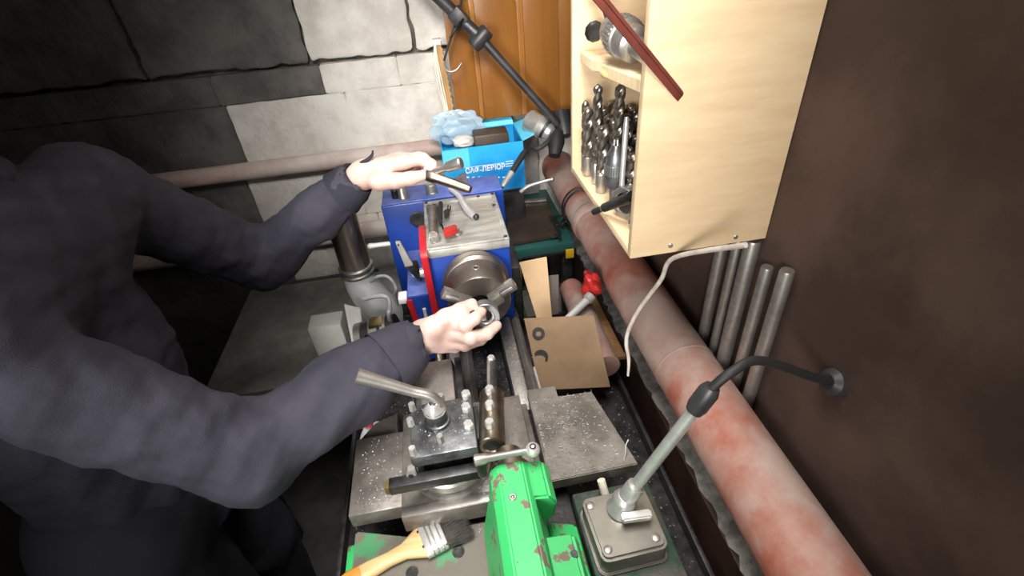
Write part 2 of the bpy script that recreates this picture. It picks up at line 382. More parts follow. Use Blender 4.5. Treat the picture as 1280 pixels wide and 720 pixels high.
# ------------------------------------------------------------------ carriage
cg = thing('lathe_carriage', 'grey iron lathe carriage and cross slide strewn with chips', 'carriage', (-.05, .48, -.72))
MB().box(-.217, -.139, .428, .565, -.697, -.668, .002).box(-.139, .075, .43, .60, -.712, -.692, .002).build('saddle', 'plate_iron', cg)
MB().prism([(-.217, .565), (-.15, .565), (-.15, .615), (-.19, .60)], -.71, -.675, 'z', .002).build('saddle_wing', 'plate_iron', cg)
cs = MB().box(-.138, .062, .402, .59, -.692, -.656, .002).build('cross_slide', 'plate_iron', cg)
MB().box(-.1375, .060, .4035, .418, -.6565, -.655, .0005).build('edge_strip', 'steel', cs)
MB().lathe((-.062, .474, -.656), (-.062, .474, -.626), [(0, .060), (.25, .060), (.3, .053), (.45, .053), (.5, .057), (.9, .057), (1, .054)], 64).build('swivel_base', 'steel', cg)
tsl = MB().prism([(-.104, -.642), (-.112, -.632), (-.100, -.622), (-.046, -.622), (-.042, -.642)], .43, .672, 'y', .001).build('top_slide', 'steel', cg)
MB().box(-.041, -.030, .43, .675, -.642, -.624, .001).build('gib', 'oily_black', cg)
# right-hand table
MB().prism([(.078, .418), (.213, .42), (.187, .573), (.128, .575), (.128, .600), (.078, .602)], -.682, -.660, 'z', .0015).build('rear_table', 'plate_iron', cg)
MB().box(.09, .19, .44, .56, -.712, -.682, .002).build('table_bracket', 'oily_black', cg)
# green apron wing in front of the saddle
wg = MB().prism([(-.215, .16), (-.02, .16), (-.02, .402), (-.138, .402), (-.215, .426)], -.735, -.702, 'z', .003).build('apron_wing', 'green_worn', cg)
for px, py in ((573, 690), (515, 716)):
    q = PZ(px, py, -.702); MB().ringy(q, q+V(0, 0, .0015), .0085, .0055, 24, .0004).cyl(q, q+V(0, 0, .0008), .0055, n=20).box(q.x-.004, q.x+.004, q.y-.0008, q.y+.0008, q.z+.0008, q.z+.0014).build('screw', 'steel_dark', wg)
MB().box(-.235, -.19, .37, .425, -.80, -.735, .004).build('apron', 'green', cg)

# ------------------------------------------------------------------ tool post
tpst = thing('tool_post', 'square dark iron tool post with clamping bolts and handle', 'tool post', (-.062, .474, -.626))
MB().box(-.107, -.017, .425, .517, -.580, -.560, .002).box(-.097, -.040, .440, .505, -.612, -.579, .002).box(-.107, -.017, .425, .517, -.626, -.611, .002).build('block', 'post_iron', tpst)
bolts = [(516, 508), (514, 527), (517, 563), (583, 492), (583, 508), (586, 530), (552, 497), (551, 548)]
for px, py in bolts:
    q = PZ(px, py+4, -.560); big = px > 570
    MB().bolt(q, (0, 0, 1), .0072 if big else .0054, .010 if big else .013).build('bolt', 'steel_bright' if px != 551 else 'steel', tpst)
h0 = PZ(547, 527, -.560)
hn = MB().lathe(h0, h0+V(0, 0, .042), [(0, .019), (.12, .018), (.14, .0155), (.55, .0145), (.6, .0155), (.66, .0155), (.95, .006), (1, .004)], 32).build('clamp_nut', 'post_iron', tpst)
MB().lathe(h0+V(0, 0, .024), h0+V(0, 0, .040), [(0, .0158), (.2, .0158), (1, .007)], 32).build('cone', 'steel_bright', hn)
MB().tube([h0+V(0, 0, .034), P(549, 505, .69), P(538, 495, .685), P(515, 489, .68), P(480, 479, .67), P(446, 470, .66)], [.0072, .0072, .0072, .0072, .0085, .0112], 16, 8).build('handle', 'steel', tpst)
q = PZ(500, 575, -.590)
MB().prism([(-.122, -.600), (-.104, -.600), (-.104, -.575), (-.114, -.578)], .420, .430, 'y', .001).build('stop_lug', 'grey_paint', tpst)
MB().cyl((-.112, .4195, -.588), (-.112, .418, -.588), .003, n=12).build('lug_hole', 'oily_black', tpst)
# turning tool bar clamped in the front slot
tb = thing('turning_tool', 'dark square turning tool bar clamped across the tool post front', 'tool', (-.08, .415, -.61))
MB().box(-.142, -.020, .408, .424, -.607, -.590, .0012).build('shank', 'steel_dark', tb)
MB().prism([(-.148, .410), (-.142, .408), (-.142, .424), (-.150, .420)], -.606, -.5905, 'z', .0008).build('tip', 'brass', tb)
# boring bar and its holder
bh = thing('boring_bar_holder', 'round brownish steel bar holder with three hex bolts', 'tool holder', (.004, .475, -.59))
def axp(t): return V(.002+.012*t, .432+.095*t, -.574)
MB().ringy(axp(0), axp(1), .0185, .0115, 40, .0015).build('sleeve', 'steel_warm', bh)
MB().cyl(axp(.02), axp(.04), .0115, n=24).build('bore_plug', 'oily_black', bh)
for t in (.22, .56, .86): MB().bolt(axp(t)+V(-.001, 0, .016), (0, 0, 1), .0070, .013).build('bolt', 'steel_bright', bh)
MB().box(-.017, -.010, .45, .51, -.60, -.575, .001).build('clamp', 'oily_black', bh)
bb = thing('boring_bar', 'black boring bar pointing from the holder at the chuck', 'tool', (.014, .56, -.58))
MB().cyl(axp(.04), axp(1.75), .0085, n=20).build('bar', 'oily_black', bb)
MB().cyl(axp(1.05)+V(-.0035, 0, .006), axp(1.7)+V(-.0035, 0, .006), .0035, n=12).build('ground_flat', 'steel', bb)
MB().bolt(axp(1.72)+V(0, 0, .004), (0, 0, 1), .0065, .008).build('cutter', 'steel_bright', bb)

# ------------------------------------------------------------------ tailstock
ts = thing('tailstock', 'chipped bright green tailstock casting on the lathe bed', 'tailstock', (CX, .2, -.70))
MB().prism([(-.006, -.560), (.005, -.5495), (.036, -.5495), (.043, -.556), (.050, -.60), (.066, -.695), (-.028, -.695), (-.013, -.62)], -.05, .386, 'y', .002).build('casting', 'green', ts)
MB().prism([(.02, -.553), (.062, -.560), (.071, -.575), (.066, -.61), (.03, -.615)], .335, .388, 'y', .003).build('collar', 'green', ts)
lug = MB().prism([(.045, -.598), (.082, -.602), (.088, -.612), (.09, -.67), (.05, -.67)], .248, .308, 'y', .003).build('lug', 'green', ts)
MB().cyl((.078, .283, -.606), (.078, .283, -.6005), .0045, n=16).build('lug_hole', 'oily_black', lug)
MB().prism([(-.034, -.695), (-.012, -.695), (-.010, -.645), (-.016, -.637), (-.034, -.645)], .02, .288, 'y', .003).build('flange', 'green', ts)
MB().prism([(.06, -.697), (.105, -.697), (.10, -.68), (.062, -.66)], -.05, .36, 'y', .003).build('foot', 'green', ts)
q = PZ(641, 622, -.5495)
MB().ringy(q-V(0, 0, .001), q+V(0, 0, .002), .0045, .002, 20, .0005).ball(q+V(0, 0, .001), .002).build('oil_nipple', 'steel', ts)
MB().lathe((CX, .386, CZ), (CX, .425, CZ), [(0, .026), (.35, .026), (.38, .0185), (1, .0185)], 36).build('quill', 'steel_warm', ts)
la = PZ(592, 576, -.533); lb = PZ(666, 562, -.533)
lm = MB().lathe(la, lb, [(0, .004), (.02, .0075), (.18, .0068), (.24, .005), (.9, .0042), (1, .004)], 18).build('clamp_lever', 'steel', ts)
MB().ball(lb, .0095, 3).build('ball', 'steel_bright', lm); MB().ringy(lb+V(0, -.002, .0088), lb+V(0, -.002, .0100), .0042, .0022, 16, .0003).build('ball_hole', 'oily_black', lm)
MB().cyl(la+V(.008, 0, -.03), la+V(.008, 0, .003), .006, n=16).build('pivot', 'steel_dark', lm)

# ------------------------------------------------------------------ brush
br = thing('paint_brush', 'flat paint brush with wooden handle and black bristles', 'brush', (-.11, .375, -.702))
bx, by = V(-.213, .352, 0), V(-.118, .383, 0); ax = (V(-.046, .408, 0)-V(-.222, .348, 0)).normalized(); sd = V(-ax.y, ax.x, 0)
O = V(-.216, .350, -.693)
prof = [(-.005, .009, .006), (.0, .0105, .0065), (.03, .0105, .007), (.055, .0085, .0065), (.075, .010, .0065), (.09, .017, .0065), (.099, .0215, .0065), (.104, .0225, .0065)]
def sweep(profile, z0):
    vs = []; fs = []; n = 16
    for t, wd, th in profile:
        c = O+ax*t*1.06+V(0, 0, z0); wd *= 1.12
        for k in range(n):
            a = 2*PI*k/n; ca, sa = math.cos(a), math.sin(a)
            vs.append(c+sd*wd*math.copysign(abs(ca)**.6, ca)+V(0, 0, 1)*th*math.copysign(abs(sa)**.7, sa))
    for i in range(len(profile)-1):
        for k in range(n): fs.append((i*n+k, i*n+(k+1) % n, (i+1)*n+(k+1) % n, (i+1)*n+k))
    fs.append(tuple(reversed(range(n)))); fs.append(tuple((len(profile)-1)*n+k for k in range(n)))
    return MB().add(vs, fs)
hd = sweep(prof, 0).build('handle', 'pine', br, smooth=60)
sweep([(-.0052, .0093, .0063), (0, .0108, .0068), (.018, .0109, .0072), (.0185, .0104, .006)], 0).build('painted_tip', 'orange', hd, smooth=60)
fe = sweep([(.1, .0235, .0075), (.101, .0240, .008), (.128, .0245, .0075), (.129, .024, .007)], 0).build('ferrule', 'steel_bright', br, smooth=50)
for t in (.108, .114, .122):
    sweep([(t, .0244, .0082), (t+.0006, .0249, .0087), (t+.0014, .0249, .0087), (t+.002, .0244, .0082)], 0).build('ridge', 'steel', fe, smooth=50)
for s_ in (-.012, .012): MB().cyl(O+ax*.105+sd*s_+V(0, 0, .007), O+ax*.105+sd*s_+V(0, 0, .0092), .0014, n=10).build('nail', 'steel_dark', fe)
bs = MB()
for k in range(900):
    s_ = random.uniform(-1, 1); u_ = random.uniform(-1, 1); L = .042+random.uniform(-.006, .004)
    p0 = O+ax*.134+sd*(s_*.025)+V(0, 0, u_*.006); p1 = O+ax*(.134+L)+sd*(s_*.030+random.uniform(-.003, .003))+V(0, 0, u_*.0075-.0005)
    pm = (p0+p1)/2+V(0, 0, random.uniform(0, .002)); q = sd*.0005; q2 = V(0, 0, .0005)
    bs.add([p0-q, p0+q, p0+q2, pm-q, pm+q, pm+q2, p1], [(0, 1, 4, 3), (1, 2, 5, 4), (2, 0, 3, 5), (3, 4, 6), (4, 5, 6), (5, 3, 6)])
tag(bs.build('bristles', 'bristle', br, smooth=0), kind='stuff')
sweep([(.126, .0222, .0058), (.150, .0238, .0062), (.160, .022, .004)], 0).build('bristle_core', 'bristle', br, smooth=60)

# ------------------------------------------------------------------ junction box with lamp arm
jb = thing('machine_lamp', 'cast metal base box with angled grey lamp arm', 'lamp', (.16, .333, -.688))
def rrect(quad, r, n=5):
    out = []
    for k in range(4):
        p, a_, b_ = Vector(quad[k]), Vector(quad[k-1]), Vector(quad[(k+1) % 4])
        p0 = p+(a_-p).normalized()*r; p1 = p+(b_-p).normalized()*r
        for i_ in range(n+1): t_ = i_/n; out.append(tuple(p0*(1-t_)**2+p*2*t_*(1-t_)+p1*t_*t_))
    return out
MB().prism(rrect([(.117, .289), (.206, .292), (.205, .380), (.113, .378)], .012), -.688, -.651, 'z', .004).build('box', 'box_metal', jb, smooth=50)
MB().prism(rrect([(.114, .286), (.209, .289), (.208, .383), (.110, .381)], .013), -.688, -.683, 'z', .0015).build('box_foot', 'box_metal', jb, smooth=50)
for px, py in ((738, 632), (760, 687), (820, 672)):
    q = PZ(px, py, -.651); MB().lathe(q, q+V(0, 0, .0025), [(0, .0055), (.6, .0055), (1, .0035)], 18).build('screw', 'steel', jb)
q0 = PZ(776, 636, -.651)
so = MB().lathe(q0, q0+V(.006, 0, .030), [(0, .020), (.15, .019), (.3, .0165), (.7, .0165), (.85, .015), (1, .011)], 28).build('socket', 'alu_cast', jb)
e0 = q0+V(.004, 0, .019); e1 = P(843, 545, .60); dr = (e1-e0).normalized()
MB().lathe(e0, e0+dr*.034, [(0, .010), (.3, .0125), (.85, .0125), (1, .0115)], 20).build('elbow', 'alu_cast', so)
e2 = e0+dr*.19
MB().cyl(e0, e2, .0078, n=20).build('arm', 'alu_cast', jb)
sw = MB().slab([PZ(775, 645, -.640), PZ(812, 640, -.640), PZ(815, 651, -.640), PZ(778, 656, -.640)], .010, .002).build('clamp_lever', 'alu_cast', jb)
MB().lathe(e2-dr*.01, e2+dr*.03, [(0, .010), (.2, .012), (.8, .012), (1, .009)], 20).build('knuckle', 'black_paint', jb)
MB().tube([e2+dr*.026, e2+dr*.05+V(.01, 0, 0), e2+V(.07, .01, .045), V(.40, .37, -.47), V(.444, .38, -.50)], .0055, 12, 8).build('gooseneck', 'black_rubber', jb)
MB().lathe((.436, .38, -.497), (.4495, .38, -.502), [(0, .010), (.4, .018), (1, .02)], 20).build('wall_clip', 'black_paint', jb)
# pale conduit below
tag(MB().tube([V(.150, .402, -.655), V(.155, .386, -.683), V(.16, .37, -.72)][:2]+[V(.158, .383, -.687)], .006, 10, 6).build('cable_stub', 'string'), 'short pale cable stub poking out under the chip covered table', 'cable')

# ------------------------------------------------------------------ swarf
def chips(name, label, spots, n, m, zf, smin=.001, smax=.004):
    o = MB()
    for k in range(n):
        x, y = spots(); z = zf(x, y); L = random.uniform(smin, smax); a = random.uniform(0, 2*PI); cu = random.uniform(-2.5, 2.5); wd = random.uniform(.0003, .0007)
        p = V(x, y, z+.0006); vs = []; h = 0
        for i in range(4):
            dv = V(math.cos(a), math.sin(a), 0); sv = V(-dv.y*.5, dv.x*.5, .9).normalized()
            vs += [p-sv*wd+V(0, 0, wd), p+sv*wd+V(0, 0, wd)]
            p = p+dv*L/3+V(0, 0, random.uniform(-.0002, .0008)*L/.003); p.z = max(p.z, z+.0003); a += cu*.5
        o.add(vs, [(0, 1, 3, 2), (2, 3, 5, 4), (4, 5, 7, 6)])
    return tag(o.build(name, m, smooth=0), label, 'shavings', kind='stuff')
def gx(m, s): return random.gauss(m, s)
chips('metal_shavings', 'bright steel shavings scattered over the rear carriage table',
      lambda: (min(.185, max(.082, gx(.12, .035))), min(.57, max(.425, gx(.5, .045)))), 620, 'chip', lambda x, y: -.660, .0015, .006)
chips('metal_shavings', 'bluish shavings between the tool post and the bar holder',
      lambda: (random.uniform(-.03, .056), random.uniform(.404, .585)), 500, 'chip_blue', lambda x, y: -.656, .001, .004)
chips('metal_shavings', 'fine shavings on the left saddle plate by the square bar',
      lambda: (random.uniform(-.205, -.142), random.uniform(.435, .56)), 160, 'chip', lambda x, y: -.668, .001, .0035)
chips('metal_shavings', 'fine shavings dusting the top of the square tool post',
      lambda: (random.uniform(-.100, -.022), random.uniform(.43, .512)), 160, 'chip', lambda x, y: -.560, .0008, .003)
chips('metal_shavings', 'shavings lying in the black chip tray behind the lathe bed',
      lambda: (random.uniform(.12, .285), random.uniform(.3, .95)), 900, 'chip', lambda x, y: -.825, .001, .005)
chips('metal_shavings', 'shavings lying in the black chip tray before the lathe bed',
      lambda: (random.uniform(-.255, -.09), random.uniform(.45, .85)), 700, 'chip', lambda x, y: -.825, .001, .005)
chips('metal_shavings', 'shavings caught along the rear way of the lathe bed',
      lambda: (random.uniform(.058, .084), random.uniform(.60, .80)), 200, 'chip', lambda x, y: -.699, .001, .004)
chips('metal_shavings', 'bluish shavings lying deep between the ways of the bed',
      lambda: (random.uniform(-.018, .053), random.uniform(.60, .80)), 500, 'chip_blue', lambda x, y: -.735, .001, .004)
chips('metal_shavings', 'coarse shavings scattered on the worn wing under the brush',
      lambda: (random.uniform(-.14, -.03), random.uniform(.38, .40)), 90, 'chip', lambda x, y: -.702, .001, .003)
q = PZ(780, 575, -.660)
tag(MB().tube([q, q+V(.004, .006, .010), q+V(.006, .012, .018), q+V(.012, .018, .022)], .0008, 6, 4).build('steel_curl', 'chip'), 'long single steel curl standing up on the rear table', 'shaving')

# ------------------------------------------------------------------ things on the headstock tray
ZT = -.508
def pt(px, py, z=ZT): return PZ(px, py, z)
wr = thing('box_wrench', 'thick steel socket wrench lying along the tray plate', 'wrench', pt(540, 280))
a, b = pt(540.5, 262, ZT+.011), pt(541.5, 294, ZT+.009)
MB().lathe(a, b, [(0, .0120), (.14, .0122), (.2, .0105), (.8, .0095), (1, .0095)], 24).build('shaft', 'steel', wr)
MB().ringy(a+V(0, .004, -.010), a+V(0, .004, .008), .0135, .0090, 24).build('socket', 'steel', wr)
MB().cyl(a+V(0, .004, -.004), a+V(0, .004, .003), .0088, n=6).build('socket_hole', 'oily_black', wr)
c = pt(541, 298, ZT+.004)
def jawend(c, r, ang, m, par, name='open_jaw'):
    poly = []
    for k in range(20):
        t = math.radians(35+290*k/19); poly.append((c.x+r*math.cos(t+ang), c.y+r*math.sin(t+ang)))
    poly += [(c.x+r*.45*math.cos(ang-.75), c.y+r*.45*math.sin(ang-.75)), (c.x-r*.15*math.cos(ang), c.y-r*.15*math.sin(ang)), (c.x+r*.45*math.cos(ang+.75), c.y+r*.45*math.sin(ang+.75))]
    return MB().prism(poly, c.z-.003, c.z+.003, 'z', .0004).build(name, m, par)
jawend(c+V(.004, -.003, 0), .013, math.radians(200), 'steel', wr)
hk = thing('hex_key_set', 'black folding hex key holder on the tray plate', 'tool', pt(551, 272))
MB().slab([pt(549, 256, ZT+.012), pt(554, 256, ZT+.012), pt(553, 280, ZT+.012), pt(548, 280, ZT+.012)], .010, .002).build('body', 'black_rubber', hk)
MB().slab([pt(555, 267, ZT+.010), pt(562, 264, ZT+.010), pt(562, 272, ZT+.010), pt(556, 274, ZT+.010)], .009, .002).build('body_wing', 'black_rubber', hk)
for (x0, y0, x1, y1) in ((558, 266, 560, 257), (561, 265, 563, 258), (551, 279, 554, 286), (549, 258, 551, 282)):
    MB().tube([pt(x0, y0, ZT+.008), pt((x0+x1)/2+.5, (y0+y1)/2, ZT+.009), pt(x1, y1, ZT+.006)], .0016, 6, 3).build('hex_key', 'steel_dark', hk)
rd = thing('wrench_key', 'small open wrench with red plastic covered handle', 'wrench', pt(562, 292))
MB().slab([pt(554, 290, ZT+.013), pt(571, 284, ZT+.013), pt(573, 292, ZT+.013), pt(557, 299, ZT+.013)], .010, .003).build('grip', 'red_plastic', rd)
jawend(pt(572, 290, ZT+.004), .011, math.radians(20), 'steel', rd)
bl = thing('tapered_lever', 'long bright lever with dark tip lying across the tray', 'lever', pt(585, 258))
MB().tube([pt(562, 236, -.492), pt(574, 245, -.492), pt(580, 256, -.497), pt(588, 266, -.500), pt(594, 271, -.5015)], [.004, .0066, .0074, .0086, .007], 16, 6).build('shaft', 'white_metal', bl)
MB().ball(pt(595, 271, -.5015), .0073, 2).build('tip', 'steel_dark', bl)

# ------------------------------------------------------------------ person: skin by blended distance fields
def smin(a, b, k):
    h = np.clip(.5+.5*(b-a)/k, 0, 1); return b+(a-b)*h-k*h*(1-h)
def cone(p, a, b, ra, rb):
    a = np.array(a); b = np.array(b); ba = b-a; t = np.clip(((p-a)@ba)/(ba@ba), 0, 1)
    return np.linalg.norm(p-a-t[..., None]*ba, axis=-1)-(ra+(rb-ra)*t)
def ell(p, c, r, M=None):
    q = p-np.array(c)
    if M is not None: q = q@np.array(M)
    r = np.array(r); k0 = np.linalg.norm(q/r, axis=-1); k1 = np.linalg.norm(q/(r*r), axis=-1)+1e-9
    return k0*(k0-1)/k1
def chain(p, pts, rs, k=.004):
    d = None
    for i in range(len(pts)-1):
        c = cone(p, pts[i], pts[i+1], rs[i], rs[i+1]); d = c if d is None else smin(d, c, k)
    return d
def nets(fn, lo, hi, h):
    lo = np.array(lo); n = np.ceil((np.array(hi)-lo)/h).astype(int)+1
    g = np.stack(np.meshgrid(*[lo[i]+h*np.arange(n[i]) for i in range(3)], indexing='ij'), -1)
    D = np.empty(g.shape[:3])
    for i in range(n[0]): D[i] = fn(g[i])
    c = lambda i, j, k: D[i:n[0]-1+i, j:n[1]-1+j, k:n[2]-1+k]
    acc = np.zeros((*(n-1), 3)); cnt = np.zeros(n-1)
    cs = [(i, j, k) for i in (0, 1) for j in (0, 1) for k in (0, 1)]
    for A_ in cs:
        for ax_ in range(3):
            if A_[ax_]: continue
            B_ = list(A_); B_[ax_] = 1; da = c(*A_); db = c(*B_); m = (da < 0) != (db < 0)
            t = np.where(m, da/np.where(m, da-db, 1), 0)
            for q_ in range(3): acc[..., q_] += m*(A_[q_]+(t if q_ == ax_ else 0))
            cnt += m
    act = cnt > 0; idx = -np.ones(n-1, int); idx[act] = np.arange(act.sum())
    ii = np.argwhere(act); vs = lo+h*(ii+acc[act]/cnt[act][:, None])
    fs = []
    S = D < 0
    for ax_ in range(3):
        o1, o2 = [(1, 2), (2, 0), (0, 1)][ax_]
        sl0 = [slice(1, -1)]*3; sl1 = [slice(1, -1)]*3; sl0[ax_] = slice(0, -1); sl1[ax_] = slice(1, None)
        m = S[tuple(sl0)] != S[tuple(sl1)]; e = np.argwhere(m)
        fl = S[tuple(sl0)][m]
        base = e.copy(); base[:, o1] += 1; base[:, o2] += 1
        def at_(d1, d2):
            q_ = base.copy(); q_[:, o1] += d1; q_[:, o2] += d2; return idx[q_[:, 0], q_[:, 1], q_[:, 2]]
        quad = np.stack([at_(-1, -1), at_(0, -1), at_(0, 0), at_(-1, 0)], 1)
        quad[~fl] = quad[~fl][:, ::-1]; fs.append(quad)
    return vs, np.concatenate(fs)
def arr(px, py, d): return np.array(P(px, py, d))
# right hand (near): holds the ring
RW = arr(527, 421, .845)
R_th = [arr(541, 410, .83), arr(557, 397, .825), arr(576, 388, .83), arr(590, 380, .838)]
R_ix = [arr(567, 405, .84), arr(582, 406, .815), arr(594, 398, .815), arr(602, 390, .828)]
R_md = [arr(566, 416, .843), arr(588, 422, .822), arr(609, 417, .838), arr(621, 407, .852)]
R_rg = [arr(560, 426, .85), arr(581, 431, .842), arr(601, 425, .862), arr(613, 415, .875)]
R_pk = [arr(552, 431, .858), arr(569, 434, .862), arr(585, 429, .880), arr(596, 421, .890)]
LW = arr(452, 219, .985)
L_th = [arr(474, 226, .965), arr(494, 226, .950), arr(513, 223, .945), arr(529, 219, .948)]
L_ix = [arr(503, 203, .965), arr(529, 199, .950), arr(540, 206, .948), arr(541, 213, .952)]
L_md = [arr(500, 200, .985), arr(524, 198, .985), arr(534, 206, .982), arr(532, 214, .978)]
L_rg = [arr(494, 200, 1.003), arr(514, 200, 1.008), arr(522, 209, 1.003), arr(517, 216, .992)]
L_pk = [arr(486, 203, 1.018), arr(503, 205, 1.023), arr(510, 213, 1.018), arr(504, 219, 1.006)]
RE, RS_ = np.array((-.34, .50, -.585)), np.array((-.55, .46, -.30))
LE, LS_ = np.array((-.41, .965, -.53)), np.array((-.55, .83, -.29))
def hand(W, E, th, ix, md, rg, pk):
    fr = [(.0126, .0116, .0102, .0086), (.0132, .0122, .0108, .0088), (.0116, .0106, .0094, .0078), (.0102, .0092, .0082, .007)]
    def f(p):
        fd = None
        for q_, r in zip((ix, md, rg, pk), fr):
            c = chain(p, q_, r, .003)
            c = smin(c, np.linalg.norm(p-q_[1], axis=-1)-r[1]*1.06, .003)
            fd = c if fd is None else smin(fd, c, .002)
        tc = chain(p, th, (.0190, .0145, .0126, .0098), .006)
        pl = None
        for q_, ra, rb in ((ix, .019, .0135), (md, .021, .0135), (rg, .0195, .013), (pk, .0165, .012)):
            c = cone(p, W*.75+q_[0]*.25, q_[0], ra, rb); pl = c if pl is None else smin(pl, c, .014)
        pl = smin(pl, cone(p, W, th[0], .02, .0165), .014)
        fo = W+(E-W)*.5
        pl = smin(pl, cone(p, W, fo, .0245, .030), .02)
        pl = smin(pl, tc, .009)
        return smin(pl, fd, .012)
    pts = np.array([W, W+(E-W)*.5]+list(th)+list(ix)+list(md)+list(rg)+list(pk))
    return nets(f, pts.min(0)-.036, pts.max(0)+.036, .0021)
HC = np.array((-.60, .66, .02))
def body(p):
    d = cone(p, (-.64, .65, -.72), (-.635, .65, -.50), .115, .11)
    d = smin(d, cone(p, (-.635, .65, -.48), (-.62, .65, -.36), .11, .105), .08)
    d = smin(d, cone(p, LS_*.9+RS_*.1, RS_*.9+LS_*.1, .068, .068), .07)
    d = smin(d, cone(p, (-.61, .65, -.28), HC+(-.02, 0, -.07), .058, .052), .04)
    for S_, E_, W_ in ((LS_, LE, LW), (RS_, RE, RW)):
        d = smin(d, chain(p, [S_, E_, W_*.6+E_*.4], (.052, .042, .036), .02), .02)
    for y in (.555, .745):
        d = smin(d, chain(p, [(-.64, y, -.78), (-.60, y, -1.18), (-.62, y, -1.57)], (.092, .058, .040), .02), .03)
        d = smin(d, cone(p, (-.62, y, -1.60), (-.46, y, -1.625), .038, .028), .02)
    hd_ = ell(p, HC+(-.01, 0, .03), (.098, .077, .10)); hd_ = smin(hd_, ell(p, HC+(.025, 0, -.045), (.066, .058, .068)), .04)
    hd_ = smin(hd_, cone(p, HC+(.088, 0, .022), HC+(.112, 0, -.018), .008, .013), .012)
    for s_ in (-1, 1):
        hd_ = np.maximum(hd_, -ell(p, HC+(.098, .033*s_, .022), (.014, .018, .011)))
        hd_ = np.minimum(hd_, ell(p, HC+(.077, .033*s_, .02), (.014, .014, .013)))
        hd_ = smin(hd_, ell(p, HC+(-.01, .079*s_, .0), (.02, .010, .032)), .006)
    hd_ = np.minimum(hd_, ell(p, HC+(.088, 0, -.052), (.008, .024, .005))); hd_ = np.minimum(hd_, ell(p, HC+(.088, 0, -.064), (.009, .02, .006)))
    return smin(d, hd_, .02)
allv = []; allf = []; off = 0
for v_, f_ in (nets(body, (-.84, .36, FL-.01), (-.12, 1.06, .16), .010), hand(RW, RE, R_th, R_ix, R_md, R_rg, R_pk), hand(LW, LE, L_th, L_ix, L_md, L_rg, L_pk)):
    allv.append(v_); allf.append(f_+off); off += len(v_)
av = np.concatenate(allv); af = np.concatenate(allf)
def npmesh(name, av, af, m, parent=None, loc=(0, 0, 0), it=2):
    o0 = Vector(loc) if parent is None else parent.location
    me = bpy.data.meshes.new(name); me.vertices.add(len(av)); me.vertices.foreach_set('co', (av-np.array(o0)).ravel())
    me.loops.add(af.size); me.loops.foreach_set('vertex_index', af.ravel().astype(np.int32))
    me.polygons.add(len(af)); me.polygons.foreach_set('loop_start', (np.arange(len(af))*4).astype(np.int32))
    me.update(calc_edges=True); me.validate(); me.shade_smooth(); me.materials.append(MATS[m])
    o = bpy.data.objects.new(name, me); COL.objects.link(o)
    if parent is None: o.location = o0
    else: o.parent = parent
    if it:
        sm = o.modifiers.new('smooth', 'SMOOTH'); sm.factor = .5; sm.iterations = it
    return o
person = npmesh('person', av, af, 'skin', loc=(-.58, .65, FL))
tag(person, 'person in a navy work jacket reaching over the lathe holding a ring and chuck key', 'person')
def smooth_noise(p, s, seed):
    r_ = np.random.RandomState(seed); o = 0
    for k in range(7):
        v_ = r_.normal(size=3); v_ /= np.linalg.norm(v_); o = o+np.sin((p@v_)*s*(1+.35*k)+r_.uniform(0, 6))
    return o/7
def jacket(p):
    d = cone(p, (-.64, .65, -.85), (-.635, .65, -.50), .145, .140)
    d = smin(d, cone(p, (-.635, .65, -.48), (-.62, .65, -.36), .140, .125), .08)
    d = smin(d, cone(p, LS_*.9+RS_*.1, RS_*.9+LS_*.1, .080, .080), .07)
    d = smin(d, cone(p, (-.61, .65, -.30), (-.615, .65, -.18), .085, .072), .03)
    for S_, E_, W_, r in ((LS_, LE, LW, (.070, .058, .046, .040)), (RS_, RE, RW, (.070, .062, .058, .043))):
        M_ = W_*.55+E_*.45; T_ = W_+(E_-W_)*.10
        d = smin(d, chain(p, [S_*.92+np.array((-.63, .65, -.3))*.08, E_, M_, T_], r, .03), .03)
    d = d+.0075*smooth_noise(p*np.array((1, 1, .5)), 55, 3)+.003*smooth_noise(p, 120, 9)
    d = np.maximum(d, -cone(p, (-.615, .65, -.2), (-.62, .65, .0), .062, .075))
    for E_, W_ in ((LE, LW), (RE, RW)):
        ax_ = (W_-E_)/np.linalg.norm(W_-E_)
        d = np.maximum(d, -cone(p, W_-ax_*.06, W_+ax_*.05, .032, .036))
    d = np.maximum(d, -(p[..., 2]+.86))
    return d
jk = npmesh('jacket', *nets(jacket, (-.86, .34, -.88), (-.08, 1.09, -.13), .0055), 'jacket', person, it=1)
def pants(p):
    d = cone(p, (-.65, .60, -.80), (-.65, .70, -.80), .145, .145)
    for y in (.555, .745): d = smin(d, chain(p, [(-.64, y, -.82), (-.60, y, -1.18), (-.62, y, -1.56)], (.11, .082, .07), .02), .03)
    return np.maximum(d+.004*smooth_noise(p, 60, 4), -(p[..., 2]+1.59))
npmesh('trousers', *nets(pants, (-.84, .40, -1.62), (-.44, .90, -.62), .012), 'trousers', person)
def shoes(p):
    d = None
    for y in (.555, .745):
        c = smin(cone(p, (-.625, y, -1.60), (-.45, y, -1.615), .046, .036), cone(p, (-.62, y, -1.6), (-.62, y, -1.55), .045, .05), .02)
        d = c if d is None else np.minimum(d, c)
    return np.maximum(d, -(p[..., 2]-FL-.002))
npmesh('shoes', *nets(shoes, (-.70, .48, -1.66), (-.40, .82, -1.50), .009), 'black_rubber', person)
def hair(p):
    d = ell(p, HC+(-.014, 0, .036), (.106, .085, .106)); return np.maximum(np.maximum(d, (p[..., 0]-HC[0])*.8-(p[..., 2]-HC[2])+.0), -(p[..., 2]-HC[2]+.03))
npmesh('hair', *nets(hair, HC-(.14, .11, .08), HC+(.13, .11, .17), .006), 'hair', person)
